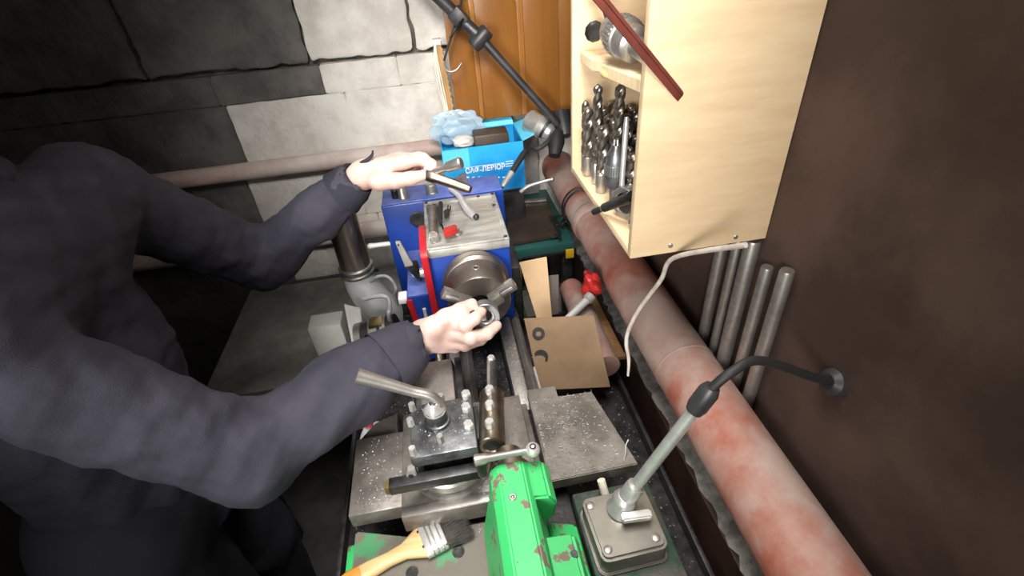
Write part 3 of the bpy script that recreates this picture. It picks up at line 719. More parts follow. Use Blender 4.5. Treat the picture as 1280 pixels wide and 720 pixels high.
# turned-back cuffs
def cuff(W_, E_, t0, t1, r0, r1, m, wob, tilt=0):
    ax_ = Vector(E_-W_).normalized(); u = ax_.orthogonal().normalized(); v_ = ax_.cross(u); n = 48; o = MB(); vs = []; fs = []
    prof_ = [(0, r0-.004), (0, r0), (.35, r0+(r1-r0)*.35+.003), (.7, r0+(r1-r0)*.7), (1, r1), (1, r1-.012)]
    for t, r in prof_:
        for k in range(n):
            a = 2*PI*k/n; rr = r*(1+wob*math.sin(2*a+.6)+wob*.6*math.sin(3*a+2))
            L = (t0+(t1-t0)*t)*.28+tilt*math.sin(a+.4)*(1-t)
            vs.append(Vector(W_)+ax_*L+(u*math.cos(a)+v_*math.sin(a))*rr)
    for i in range(len(prof_)-1):
        for k in range(n): fs.append((i*n+k, i*n+(k+1) % n, (i+1)*n+(k+1) % n, (i+1)*n+k))
    return o.add(vs, fs).build('cuff', m, jk, smooth=60)
cuff(RW, RE, .02, .26, .037, .056, 'jacket', .06, .010)
cuff(LW, LE, .03, .20, .035, .048, 'jacket_dark', .05, .006)
q = P(458, 196, .96)
MB().tube([P(447, 215, .975), P(451, 205, .965), P(459, 200, .96), P(465, 194, .958), P(466, 188, .958)], [.004, .0045, .004, .003, .0015], 8, 5).build('cuff_strap', 'jacket_dark', jk)
MB().tube([V(-.615+.074*math.cos(a), .65+.074*math.sin(a), -.195+.012*math.cos(a+PI)) for a in np.linspace(.15, 2*PI-.15, 28)], .017, 12, 3).build('collar', 'jacket', jk, smooth=180)
# nails that show
def nail(tip, prev, toward, r):
    d_ = Vector(tip-prev).normalized(); n_ = (Vector(toward)-Vector(tip)); n_ = (n_-d_*n_.dot(d_)).normalized(); s_ = d_.cross(n_)
    c = Vector(tip)+n_*(r*.80)-d_*.001; o = MB(); b = bmesh.new(); bmesh.ops.create_icosphere(b, subdivisions=2, radius=1)
    for v_ in b.verts: v_.co = c+d_*v_.co.x*r*.75+s_*v_.co.y*r*.66+n_*v_.co.z*r*.24
    o.bm(b).build('fingernail', 'nail', person, smooth=180)
nail(L_th[3], L_th[2], (0, .9, 0), .0085)
nail(R_th[3], R_th[2], (0, .6, .3), .0085)
nail(R_ix[3], R_ix[2], (.3, 0, 0), .0075)
nail(R_md[3], R_md[2], (.35, .4, -.9), .0075)

# ring in the near hand
rc = P(607, 398, .853); ra = V(-.02, -.93, .36).normalized()
rg = thing('steel_ring', 'grey steel bushing ring held in front of the chuck', 'ring', rc-V(0, 0, .022))
MB().ringy(rc, rc-ra*.034, .0250, .0152, 56, .0012).build('ring_body', 'ring_steel', rg)
MB().ringy(rc-ra*.010, rc-ra*.022, .0153, .0122, 48, .001).build('inner_step', 'steel_bright', rg)
# chuck key in the far hand
ky = thing('chuck_key', 'T-handled steel chuck key held over the headstock', 'key', P(560, 222, .93))
k0, k1 = P(530, 217, .955), P(588, 237, .925)
MB().lathe(k0, k1, [(0, .0100), (.06, .0120), (.24, .0120), (.28, .0096), (.95, .0086), (1, .007)], 20).build('stem', 'steel_warm', ky)
c0, c1 = P(527, 220, .957), P(577, 203, .925)
cb = MB().lathe(c0, c1, [(0, .0066), (.60, .0066), (.66, .0100), (.96, .0115), (1, .009)], 20).build('cross_bar', 'steel', ky)
MB().lathe(P(532, 212, .945), P(529, 218, .95), [(0, .005), (1, .005)], 14).build('bar_end', 'steel_bright', cb)

# ------------------------------------------------------------------ plywood cabinet
X0, X1, YN, YF, ZB, ZTp = .24, .449, .578, .912, -.400, .10
cab = thing('plywood_cabinet', 'open pale plywood wall cabinet full of drills', 'cabinet', (.345, .745, ZB))
T = .012
MB().box(X0, X1, YN, YN+T, ZB, ZTp, .0008).build('side_panel', 'plywood', cab)
MB().box(X0, X1, YF-T, YF, ZB, ZTp, .0008).build('side_panel', 'plywood', cab)
MB().box(X0, X1, YN+T, YF-T, ZB, ZB+T, .0008).build('bottom_panel', 'plywood', cab)
MB().box(X0, X1, YN+T, YF-T, ZTp-T, ZTp, .0008).build('top_panel', 'plywood', cab)
MB().box(X1-.008, X1, YN+T, YF-T, ZB+T, ZTp-T).build('back_panel', 'plywood', cab)
sh = MB().prism([(X0+.012, .60), (.44, .595), (.44, .895), (X0+.012, .895), (X0+.005, .80), (X0+.020, .768), (X0+.004, .752)], -.190, -.174, 'z', .001, M=Matrix(((1, 0, 0, 0), (0, 1, 0, 0), (0, -.06, 1, .048), (0, 0, 0, 1)))).build('shelf', 'plywood_edge', cab)
q = MB().ball((X0+.012, .742, -.182), .014, 2, (.9, 1.5, .55)).build('shelf_notch_block', 'pine', cab)
for x, z in ((.30, ZB+.012), (.40, ZB+.01)): MB().lathe((x, YN, z), (x, YN-.0015, z), [(0, .004), (1, .003)], 14).build('screw', 'steel', cab)
# twist drills
def drill_mesh(r, Lf, Ls):
    n = 20; rings = 44; vs = []; fs = []
    for i in range(rings):
        t = i/(rings-1); z = Ls+Lf*t; tw = t*Lf/(r*5.2)*2*PI/1.35; tip = 1 if t < .95 else max(.02, (1-t)/.05)
        for k in range(n):
            a = 2*PI*k/n; fl = abs(math.cos(a)); rr = r*tip*(.52+.48*min(1, max(0, fl*1.7-.35)))
            vs.append((rr*math.cos(a+tw), rr*math.sin(a+tw), z))
    for i in range(rings-1):
        for k in range(n): fs.append((i*n+k, i*n+(k+1) % n, (i+1)*n+(k+1) % n, (i+1)*n+k))
    fs.append(tuple((rings-1)*n+k for k in range(n)))
    return MB().add(vs, fs), MB().lathe((0, 0, 0), (0, 0, Ls), [(0, r*.8), (.05, r*.92), (.93, r*.95), (1, r*.75)], 18)
protos = {}
def drill(x, y, r, Lf, Ls, label, group, tx=0, ty=0, m='steel'):
    key = (r, Lf, Ls)
    if key not in protos:
        o = thing('twist_drill', label, 'drill', (0, 0, 0), group); f_, s_ = drill_mesh(r, Lf, Ls)
        f_.build('fluted_body', 'drill_steel', o, smooth=50); s_.build('shank', 'steel', o); protos[key] = o
    else: o = copy_tree(protos[key])
    o.location = (x, y, ZB+T+.001); o.rotation_euler = (tx, ty, random.uniform(0, 6)); tag(o, label, 'drill', group)
mat('drill_steel', (.40, .36, .32), (.24, .21, .18), 40, .3, .9)
talls = [(.257, .875), (.260, .815), (.275, .752)]
drill(*talls[0], .0070, .098, .035, 'thin twist drill at the far end of the cabinet bottom', None)
drill(*talls[1], .0080, .133, .04, 'tall twist drill rising above the bunch by the far cabinet side', None)
drill(*talls[2], .0085, .147, .04, 'tallest twist drill rising over the middle of the bunch', None)
kinds = [(.0098, .082, .036), (.0088, .074, .034), (.0078, .068, .03), (.0110, .088, .038)]
knames = ['thick', 'medium', 'slim', 'fat long']
k = 0
for x in (.258, .284, .312, .340, .370, .405):
    for y in np.arange(.702 if x < .29 else .62, .885, .0255):
        if any(math.hypot(x-a_, y-b_) < .0175 for a_, b_ in talls): continue
        if x < .27 and (y > .868 or y < .70 or abs(y-.722) < .028): continue
        kd = kinds[(k*7+k//3) % 4]; k += 1
        drill(x+random.uniform(-.002, .002), y+random.uniform(-.002, .002), *kd, knames[(k*7-7+(k-1)//3) % 4]+' twist drill standing in the dense bunch on the cabinet bottom', 'twist drills bunched on the cabinet bottom', random.uniform(-.02, .02), random.uniform(-.02, .02))
# keyed drill chuck standing among the drills
def drill_chuck(name, label, c, up, s=1.0, m='post_iron'):
    c = Vector(c); up = Vector(up).normalized()
    t = thing(name, label, 'chuck', c)
    MB().lathe(c, c+up*.075*s, [(0, .011*s), (.04, .0155*s), (.30, .0165*s), (.31, .0185*s), (.56, .0185*s), (.57, .0165*s), (.78, .0155*s), (.92, .009*s), (1, .008*s)], 32).build('body', m, t)
    u = up.orthogonal().normalized(); w_ = up.cross(u); sl = t.children[0]
    kn = MB()
    for k in range(28):
        a = 2*PI*k/28; d_ = u*math.cos(a)+w_*math.sin(a); e = w_*math.cos(a)-u*math.sin(a); p0 = c+up*.026*s+d_*.0178*s
        kn.slab([p0-e*.001*s, p0+e*.001*s, p0+e*.001*s+up*.015*s, p0-e*.001*s+up*.015*s], -.0014*s)
    kn.build('knurl', 'steel', sl)
    for k in range(3):
        a = 2*PI*k/3; d_ = u*math.cos(a)+w_*math.sin(a); MB().lathe(c+d_*.004*s+up*.068*s, c+d_*.003*s+up*.084*s, [(0, .003*s), (1, .002*s)], 8).build('jaw', 'steel', t)
    MB().cyl(c-up*.03*s, c+up*.002, .008*s, .009*s, 16).build('arbor', 'steel', t)
    return t
drill_chuck('drill_chuck', 'dark keyed drill chuck standing before the bunched drills', (.263, .722, -.355), (0, .02, 1), .95)
# items at the cabinet bottom corner
t = thing('slotting_cutter', 'round steel ring cutter standing on edge in the cabinet corner', 'cutter', (.275, .678, ZB+T))
MB().ringy((.262, .674, ZB+T+.027), (.280, .684, ZB+T+.027), .026, .017, 40).build('ring', 'steel', t)
MB().lathe((.264, .675, ZB+T+.027), (.277, .682, ZB+T+.027), [(0, .017), (1, .017)], 24).build('hub', 'steel_dark', t)
t = thing('steel_rod', 'slim bright steel rod leaning among the drills', 'rod', (.262, .684, -.335))
MB().lathe((.262, .687, -.336), (.268, .70, -.235), [(0, .0042), (.9, .0042), (1, .003)], 14).build('rod', 'steel_bright', t)
MB().lathe((.262, .687, -.3365), (.2615, .686, -.344), [(0, .0055), (1, .005)], 14).build('rod_foot', 'steel', t)
a = PX(742, 265, .225); b = PX(790, 246, .262)
t = thing('morse_sleeve', 'dark tapered tool shank sticking out over the cabinet edge', 'tool', (a+b)/2-V(0, 0, .012))
MB().lathe(a, b, [(0, .005), (.04, .0058), (.22, .0048), (.26, .0048), (.3, .0072), (1, .0092)], 20).build('shank', 'steel_dark', t)
MB().lathe(a+(b-a)*.24, a+(b-a)*.31, [(0, .0049), (1, .0073)], 20, False).build('shoulder', 'steel', t)
c = V(.272, .641, ZB+T)
t = thing('collet_nut', 'small grooved steel collet on the cabinet bottom', 'collet', c)
MB().lathe(c, c+V(0, 0, .03), [(0, .012), (.3, .0125), (.35, .0105), (.5, .0105), (.55, .0135), (.9, .013), (1, .010)], 28).build('body', 'steel', t)
MB().lathe(c+V(0, 0, .03), c+V(0, 0, .0308), [(0, .0055), (1, .0055)], 20).build('bore', 'oily_black', t)
c = V(.268, .617, ZB+T)
t = thing('end_mill', 'short end mill with bright ground flat near the panel', 'end mill', c)
MB().lathe(c, c+V(0, 0, .032), [(0, .0072), (.9, .0072), (1, .005)], 20).build('shank', 'steel_dark', t)
MB().slab([c+V(-.0077, -.003, .004), c+V(-.0077, .003, .004), c+V(-.0072, .003, .028), c+V(-.0072, -.002, .030)], .0015).build('flat', 'steel_bright', t)
# upper shelf
ZS = -.168
dk = drill_chuck('drill_chuck', 'large grey drill chuck lying on the upper cabinet shelf', V(.268, .68, ZS+.030), V(-.03, .98, .10), 1.45, 'steel')
t = thing('chuck_key', 'dark toothed chuck key lying by the big drill chuck', 'key', V(.262, .842, ZS+.001))
c = V(.260, .842, ZS+.026)
MB().lathe(c-V(0, .006, 0), c+V(0, .010, 0), [(0, .012), (.4, .016), (1, .010)], 10).build('gear', 'steel_dark', t)
MB().cyl(c, c+V(.03, .02, -.005), .004, n=12).build('stem', 'steel_dark', t)
t = thing('tool_holder_block', 'dark steel clamp block standing behind the red bar', 'block', V(.285, .64, ZS))
MB().prism([(.60, ZS), (.655, ZS), (.66, ZS+.05), (.635, ZS+.075), (.60, ZS+.06)], .27, .32, 'x', .003).build('body', 'steel_dark', t)
MB().bolt((.295, .63, ZS+.072), (0, 0, 1), .01, .012).build('bolt', 'steel_dark', t)
t = thing('twist_drill', 'twist drill leaning on the upper cabinet shelf', 'drill', V(.30, .875, ZS+.001)); f_, s_ = drill_mesh(.0085, .14, .04)
M = Matrix.Rotation(math.radians(-22), 4, 'X') @ Matrix.Rotation(math.radians(-20), 4, 'Y'); M.translation = V(.295, .82, ZS+.012)
for o_, nm, mm in ((f_, 'fluted_body', 'drill_steel'), (s_, 'shank', 'steel')):
    o_.v = [M @ v for v in o_.v]; o_.build(nm, mm, t, smooth=50)
# red bar brace
a = P(738, -20, .50); b = P(851, 118, .60)
t = thing('steel_brace', 'dark red slanted steel bar crossing the plywood cabinet', 'bar', b)
d_ = (b-a).normalized(); M = d_.to_track_quat('Y', 'Z').to_matrix().to_4x4(); M.translation = a-d_*.12
L = (b-a).length+.12
MB().box(-.0055, .0055, 0, L, -.003, .003, .001, M=M).box(.0025, .0055, 0, L, -.009, .0, .0008, M=M).build('angle_bar', 'red_bar', t)
MB().cyl(b-d_*.012, b+V(.0, .006, 0), .005, n=14).build('bolt', 'steel', t)
# rods behind the pipe below the cabinet
for k, (y, r) in enumerate(((.66, .010), (.62, .008), (.585, .012), (.54, .009), (.50, .010))):
    tag(MB().lathe((.433, y, -.79), (.438, y+.004, -.407-.02*(k % 2)), [(0, r*.9), (.01, r), (.99, r), (1, r*.9)], 18).build('steel_rod', 'steel'), 'grey steel rod standing behind the pipe under the cabinet', 'rod', 'rods under the cabinet')

# ------------------------------------------------------------------ pipes at the right
pr = thing('wall_pipe', 'thick red brown dusty pipe running along the right wall', 'pipe', (.373, .5, -.735))
MB().cyl((.373, -1.4, -.677), (.373, 1.60, -.677), .055, n=56, cap=True).build('pipe_body', 'pipe_red', pr, smooth=60)
MB().lathe((.373, 1.155, -.677), (.373, 1.20, -.677), [(0, .055), (.2, .059), (.8, .059), (1, .055)], 56).build('weld_collar', 'pipe_red', pr, smooth=60)
MB().lathe((.373, .60, -.677), (.373, .607, -.677), [(0, .0548), (.5, .0565), (1, .0548)], 56).build('weld_bead', 'pipe_red', pr, smooth=60)
wire = [V(.373+.06*math.cos(a), 1.24+.03*math.sin(a*.5), -.677+.064*math.sin(a)) for a in np.linspace(-.2, 4.2, 14)]
t = thing('wire_loop', 'thin dark wire looped round the red brown pipe', 'wire', V(.33, 1.25, -.74))
MB().tube(wire, .0028, 8, 4).build('loop', 'steel_dark', t)
MB().tube([p+V(0, .02, 0) for p in wire], .0025, 8, 4).build('loop', 'steel_dark', t)
tk = thing('grey_lever', 'thin curved grey lever with round ball end before the pipe', 'lever', P(665, 238, 1.32))
pts = [P(651, 240, 1.33), P(660, 233, 1.32), P(675, 228, 1.31), P(690, 224, 1.31)]
MB().tube(pts, [.006, .005, .004, .004], 12, 6).build('rod', 'alu_cast', tk); MB().ball(pts[-1], .0065, 2).build('ball', 'steel', tk)
# lower pipe
lp = thing('lower_pipe', 'thin rusty pipe with rounded end lying below the big pipe', 'pipe', (.262, .7, -.775))
MB().lathe((.258, 1.0, -.742), (.258, .70, -.742), [(0, .008), (.014, .019), (.037, .026), (.07, .0295), (1, .0295)], 36).build('pipe_body', 'pipe_low', lp, smooth=60)
MB().lathe((.258, .895, -.742), (.258, .875, -.742), [(0, .0295), (.3, .032), (.7, .032), (1, .0295)], 36).build('band', 'pipe_low', lp, smooth=60)
# red valve with grey tube
q = P(740, 356, 1.14)
vv = thing('red_valve', 'red plastic valve handle with pale tube beside the pipe', 'valve', q-V(0, 0, .03))
b = bmesh.new(); bmesh.ops.create_icosphere(b, subdivisions=3, radius=1)
for v in b.verts:
    n_ = v.co.copy(); v.co = q+V(n_.x*.021, n_.y*.030, n_.z*.033)*(1+.18*math.sin(5*n_.z+3*n_.x)+.12*math.sin(7*n_.y+2))
MB().bm(b).build('handle', 'red_plastic', vv, smooth=40)
MB().tube([P(737, 372, 1.12), P(728, 381, 1.11), P(712, 396, 1.10), P(704, 404, 1.095)], [.010, .0085, .008, .008], 14, 5).build('tube', 'grey_plastic', vv)
MB().lathe(P(739, 370, 1.12), P(733, 376, 1.115), [(0, .0125), (.8, .0125), (1, .009)], 18).build('collar', 'grey_paint', vv)
# wooden lath
tag(MB().box(.305, .326, .765, 1.0, -.797, -.785, .001).build('wooden_lath', 'batten'), 'narrow yellowish wooden lath lying below the big pipe', 'lath')
# hanging white cable
tag(MB().tube([V(.33, .455, -.32), P(843, 322, .72), P(826, 350, .77), P(800, 385, .83), P(786, 412, .86), P(783, 430, .87), P(786, 450, .875), P(785, 470, .88)], [.0035]*6+[.003, .002], 10, 8).build('hanging_cable', 'cable'), 'pale frayed cable hanging down in front of the red pipe', 'cable')
# boards leaning by the bed
bo = thing('cardboard_sheet', 'oily brown cardboard sheet leaning beside the lathe bed', 'cardboard', (.18, .67, -.76))
C4 = [P(655, 398, 1.0), P(742, 394, 1.0), P(763, 484, 1.0), P(675, 488, 1.0)]
MB().slab(C4[::-1], .004, .0008).build('sheet', 'cardboard', bo)
nrm = (C4[3]-C4[0]).cross(C4[1]-C4[0]).normalized()
if nrm.dot(C4[0]) > 0: nrm = -nrm
q = P(673, 417, .9995)+nrm*.0006; MB().ringy(q, q+nrm*.0012, .0125, .0058, 36, .0003).build('oil_ring_print', 'oil', bo)
cr = []
q = P(676, 446, .9995)
u_ = (C4[1]-C4[0]).normalized(); v_ = nrm.cross(u_)
for k in range(13): a = math.radians(150-190*k/12); cr.append(q+u_*.0145*math.cos(a)+v_*.0145*math.sin(a))
for k in range(1, 12): a = math.radians(-40+190*k/12); cr.append(q-u_*.003-v_*.004+u_*.012*math.cos(a)+v_*.009*math.sin(a))
MB().add([p+nrm*.0008 for p in cr]+[p+nrm*.0016 for p in cr], [tuple(range(len(cr), 2*len(cr))), tuple(range(len(cr)))[::-1]]+[(k, (k+1) % len(cr), len(cr)+(k+1) % len(cr), len(cr)+k) for k in range(len(cr))]).build('oil_crescent_print', 'oil', bo, smooth=0)
tag(MB().slab([P(690, 400, 1.13), P(672, 402, 1.13), P(649, 328, 1.13), P(683, 321, 1.13)], .008, .001).build('beige_board', 'cardboard_light'), 'pale beige fibre board standing beside the blue headstock', 'board')
tag(MB().slab([P(698, 392, 1.16), P(682, 396, 1.16), P(682, 345, 1.16), P(698, 343, 1.16)], .008, .001).build('brown_board', 'brown_sheet'), 'narrow dark brown board standing behind the beige board', 'board')
tag(MB().slab([V(.110, .605, -.80), V(.110, .70, -.80), V(.1105, .70, -.705), V(.1105, .605, -.705)], .004, .001).build('splash_guard', 'grey_paint'), 'thin grey metal strip standing along the bed', 'strip')
tag(MB().box(.15, .20, .585, .655, -.824, -.785, .006).build('plastic_block', 'grey_plastic'), 'pale grey plastic block in the chip tray by the cardboard', 'block')

# ------------------------------------------------------------------ teal bench with its things
be = thing('teal_bench', 'teal painted metal bench behind the headstock', 'bench', (.20, 1.40, FL))
MB().box(.03, .33, 1.212, 1.59, -.79, -.75, .004).build('bench_top', 'teal', be)
MB().box(.03, .33, 1.205, 1.213, -.786, -.775, .002).build('edge_strip', 'steel_dark', be)
for x in (.05, .31):
    for y in (1.23, 1.57): MB().box(x-.015, x+.015, y-.015, y+.015, FL, -.79, .002).build('leg', 'steel_dark', be)
tag(MB().box(.30, .325, 1.198, 1.204, -.795, -.765, .002).build('yellow_tag', 'yellow'), 'small yellow plate on the front edge of the teal bench', 'plate')
tb_ = thing('dark_panel', 'dark brown sheet metal panel lying on the teal bench', 'panel', (.21, 1.36, -.75))
MB().slab([PZ(636, 304, -.735), PZ(700, 293, -.735), PZ(686, 250, -.735), PZ(632, 255, -.735)], .012, .002).build('panel', 'brown_sheet', tb_)
MB().slab([PZ(632, 254, -.727), PZ(683, 250, -.727), PZ(682, 247, -.727), PZ(632, 251, -.727)], .006, .001).build('edge', 'steel', tb_)
for k in range(3):
    pts = [PZ(690+random.uniform(-6, 18), 268+random.uniform(0, 30), -.742+random.uniform(0, .012)) for _ in range(7)]
    tag(MB().tube(pts, .0028, 8, 6).build('tangled_wire', 'black_rubber'), 'black wire tangled on the teal bench by the pipe', 'wire', 'wires tangled on the bench')
# carton
CY = 1.36; CB = -.628
cx0, cx1 = PY(551, 186, CY).x, PY(654, 182, CY).x
zt = -.4875
ct = thing('blue_carton', 'bright blue printed carton with open flaps behind the lathe', 'carton', ((cx0+cx1)/2, CY+.08, CB))
Th = .003
MB().box(cx0, cx1, CY, CY+Th, CB, zt).build('front_panel', 'cyan', ct, smooth=0)
MB().box(cx0, cx1, CY+.157, CY+.16, CB, zt).build('back_panel', 'cyan', ct, smooth=0)
MB().box(cx0, cx0+Th, CY+Th, CY+.157, CB, zt).build('side_panel', 'cyan', ct, smooth=0)
MB().box(cx1-Th, cx1, CY+Th, CY+.157, CB, zt).build('side_panel', 'cyan', ct, smooth=0)
MB().box(cx0, cx1, CY+Th, CY+.157, CB, CB+.003).build('base_panel', 'cyan', ct, smooth=0)
MB().slab([V(cx1, CY, zt), V(cx1, CY+.16, zt), V(cx1+.035, CY+.155, zt+.012), V(cx1+.035, CY+.005, zt+.012)], .002).build('flap', 'cyan_light', ct, smooth=0)
MB().slab([V(cx0, CY+.16, zt), V(cx1, CY+.16, zt), V(cx1-.01, CY+.185, zt+.04), V(cx0+.01, CY+.185, zt+.04)], .002).build('flap', 'cyan_light', ct, smooth=0)
MB().box(cx0+.001, cx0+.075, CY-.0008, CY, zt-.055, zt-.001).build('light_patch', 'cyan_light', ct, smooth=0)
def text(s_, loc, size, par, m='white', sx=1.0, off=.0):
    c = bpy.data.curves.new('print', 'FONT'); c.body = s_; c.size = size; c.extrude = .0004; c.offset = off
    o = bpy.data.objects.new('printed_text', c); COL.objects.link(o)
    dg = bpy.context.evaluated_depsgraph_get(); me = bpy.data.meshes.new_from_object(o.evaluated_get(dg)); bpy.data.objects.remove(o)
    me.materials.clear(); me.materials.append(MATS[m])
    n = bpy.data.objects.new('printed_text', me); COL.objects.link(n); n.parent = par
    n.location = Vector(loc)-par.location; n.rotation_euler = (PI/2, 0, 0); n.scale = (sx, 1, 1); return n
tl = PY(582, 217, CY-.001); tr_ = PY(631, 215, CY-.001)
text('САФ-ЛЕВЮР', (tl.x, CY-.0012, tl.z), .021, ct, sx=(tr_.x-tl.x)/(.021*6.05), off=.0005)
MB().box(tl.x, tr_.x, CY-.0012, CY, tl.z+.0165, tl.z+.0175).build('print_line', 'white', ct, smooth=0)
for px in (583, 590, 597, 614, 621, 628):
    q = PY(px, 221, CY); MB().box(q.x, q.x+.008, CY-.001, CY, q.z-.004, q.z).build('small_print', 'white', ct, smooth=0)
for k in range(3):
    q = PY(632, 202+3*k, CY); MB().box(q.x, q.x+.022, CY-.001, CY, q.z-.001, q.z+.0008).build('small_print', 'white', ct, smooth=0)
t = thing('tool_case', 'black tool case carrying the blue carton on the bench', 'case', (.11, 1.44, -.75))
MB().box(.035, .215, 1.362, 1.515, -.749, -.634, .006).build('body', 'black_paint', t)
MB().box(.03, .22, 1.357, 1.52, -.634, -.629, .002).build('lid', 'black_rubber', t)
MB().box(.10, .15, 1.356, 1.362, -.67, -.65, .002).build('latch', 'steel', t)
# carton contents
def crumple(name, label, cat, c, r, sc, m, seed, amp=.25, sub=4):
    b = bmesh.new(); bmesh.ops.create_icosphere(b, subdivisions=sub, radius=1); r_ = random.Random(seed); ph = [(r_.uniform(2, 7), r_.uniform(0, 6), Vector((r_.gauss(0, 1), r_.gauss(0, 1), r_.gauss(0, 1))).normalized()) for _ in range(10)]
    for v in b.verts:
        n_ = v.co.copy(); k = sum(abs(math.sin(f*n_.dot(d)+p)) for f, p, d in ph)/10-.6
        v.co = Vector(c)+Vector((n_.x*sc[0], n_.y*sc[1], n_.z*sc[2]))*r*(1+amp*2*k)
    return tag(MB().bm(b).build(name, m, smooth=30), label, cat)
crumple('plastic_bag', 'crumpled pale blue plastic bag bulging out of the carton', 'bag', (.045, 1.485, -.465), .055, (1.25, .42, .85), 'bag', 3, .55, 5)
tag(MB().box(.085, .185, 1.385, 1.45, CB+.004, -.466, .006).build('grey_block', 'brown_sheet'), 'dark brown block sticking out of the carton', 'block')
crumple('rag', 'pale crumpled rag lying in the open carton', 'rag', (.055, 1.41, -.485), .03, (1.0, .9, .6), 'paper', 8)
tag(MB().box(.14, .30, 1.56, 1.592, -.749, -.435, .004).build('grey_box', 'grey_paint'), 'plain grey box standing against the wall behind the carton', 'box')
# hose handle right of the carton
t = thing('file_handle', 'dark rod with grey ferrule leaning beside the blue carton', 'tool', P(632, 232, 1.34))
MB().lathe(P(657, 188, 1.32), P(640, 215, 1.30), [(0, .006), (.2, .0085), (1, .008)], 16).build('grip', 'black_rubber', t)
MB().lathe(P(640, 215, 1.30), P(628, 234, 1.29), [(0, .0075), (.8, .0075), (1, .005)], 16).build('ferrule', 'grey_paint', t)

# ------------------------------------------------------------------ back wall things
bd_ = thing('varnished_board', 'varnished brown wooden board hung on the back wall', 'board', (.23, 1.51, -.46))
BX0, BX1, BY, BZ0, BZ1 = .050, .44, 1.50, -.458, .05
nb = [(BX0, .118, 'varnish'), (.1185, .132, 'varnish_light'), (.1325, .245, 'varnish'), (.2455, .262, 'varnish_light'), (.2625, .36, 'varnish'), (.3605, BX1, 'varnish')]
for x0, x1, m in nb: MB().box(x0, x1, BY, BY+.02, BZ0, BZ1, .0008).build('plank', m, bd_)
MB().box(BX0+.005, BX1-.005, BY+.02, BY+.035, -.42, -.37, .001).build('cross_batten', 'batten', bd_)
MB().box(BX0+.005, BX1-.005, BY+.02, BY+.035, -.10, -.05, .001).build('cross_batten', 'batten', bd_)
MB().box(BX0+.01, BX0+.06, BY+.035, 1.60, -.41, -.38).box(BX0+.01, BX0+.06, BY+.035, 1.60, -.09, -.06).build('wall_block', 'batten', bd_)
MB().ball((.125, BY, -.447), .004, 2).build('nail', 'brass', bd_)
# toothed batten at the left edge
t = thing('wooden_batten', 'toothed wooden batten hanging beside the brown board', 'batten', (.035, 1.53, -.45))
poly = [(.013, -.24), (.030, -.24)]
for k in range(12): z = -.245-.017*k; poly += [(.036+.001*k, z), (.0325+.001*k, z-.010)]
poly += [(.046, -.452), (.026, -.452)]
MB().prism(poly, 1.535, 1.553, 'y').build('lath', 'batten', t, smooth=0)
MB().box(.012, .034, 1.53, 1.556, -.25, -.235, .001).build('cap', 'paper', t)
MB().cyl((.022, 1.553, -.26), (.022, 1.60, -.26), .003, n=8).build('peg', 'steel', t)
t = thing('string_bundle', 'pale twisted strings hanging from the wooden batten', 'string', (.02, 1.525, -.5))
for k in range(4):
    x = .010+.0035*k
    MB().tube([V(.018, 1.531, -.240), V(x-.002, 1.527, -.29), V(x+.003*(k % 2), 1.526, -.37), V(x+.006, 1.526, -.42), V(x+.003*(k-1), 1.525, -.46), V(x+.006, 1.524, -.485-.010*k)], .0018, 6, 5).build('string', 'string', t)
# chain/hook
t = thing('wire_hook', 'bent wire hook hanging on a cord before the board', 'hook', P(562, 85, 1.32))
MB().tube([P(576, 0, 1.27), P(574, 15, 1.28), P(566, 40, 1.30), P(559, 62, 1.31), P(555, 76, 1.32)], .003, 8, 5).build('cord', 'black_rubber', t)
MB().tube([P(555, 76, 1.32), P(557, 86, 1.32), P(563, 90, 1.32), P(571, 87, 1.32), P(577, 79, 1.32)], .0026, 8, 6).build('hook', 'steel', t)
MB().tube([P(580, -120, 1.24), P(577, -6, 1.27), P(576, 0, 1.27)], .003, 8, 3).build('cord_top', 'black_rubber', t)
# swing arm lamp
sl = thing('swing_arm_lamp', 'black articulated swing arm with silver lamp head by the pipe', 'lamp', P(700, 185, 1.42))
J0, J1, J2, J3 = P(520, -30, 1.25), P(574, 22, 1.27), P(601, 47, 1.285), P(697, 155, 1.40)
MB().cyl(J0, J1, .0155, n=16).build('upper_arm', 'black_paint', sl)
MB().cyl(J1, J2, .0155, n=16).build('middle_arm', 'black_paint', sl)
MB().cyl(J2, J3, .0105, n=16).build('lower_arm', 'black_paint', sl)
dv = (J3-J2).normalized(); sv = dv.cross(V(0, 1, 0)).normalized()
MB().lathe(J2-sv*.030, J2+sv*.026, [(0, .017), (.1, .020), (.9, .020), (1, .017)], 24).build('joint', 'black_paint', sl)
MB().box(-.022, .022, -.018, .018, -.018, .018, .003, M=Matrix.Translation(J1) @ dv.to_track_quat('X', 'Z').to_matrix().to_4x4()).build('bracket', 'black_paint', sl)
MB().tube([J1+V(.012, -.012, 0), P(572, 33, 1.24), P(562, 48, 1.25)], .003, 8, 4).build('clip', 'steel_dark', sl)
a, b = P(662, 150, 1.44), P(690, 168, 1.40)
MB().lathe(a, b, [(0, .028), (.04, .032), (.55, .032), (.6, .027), (.9, .022), (1, .016)], 32).build('lamp_head', 'alu_cast', sl)
MB().lathe(P(681, 159, 1.41), P(684, 161, 1.41), [(0, .0325), (1, .031)], 32).build('band', 'black_paint', sl)
MB().lathe(P(701, 140, 1.42), P(707, 170, 1.42), [(0, .022), (.5, .025), (1, .022)], 24).build('counterweight', 'black_paint', sl)
MB().lathe(P(697, 165, 1.41), P(693, 195, 1.40), [(0, .018), (.4, .024), (1, .016)], 20).build('clamp', 'black_rubber', sl)
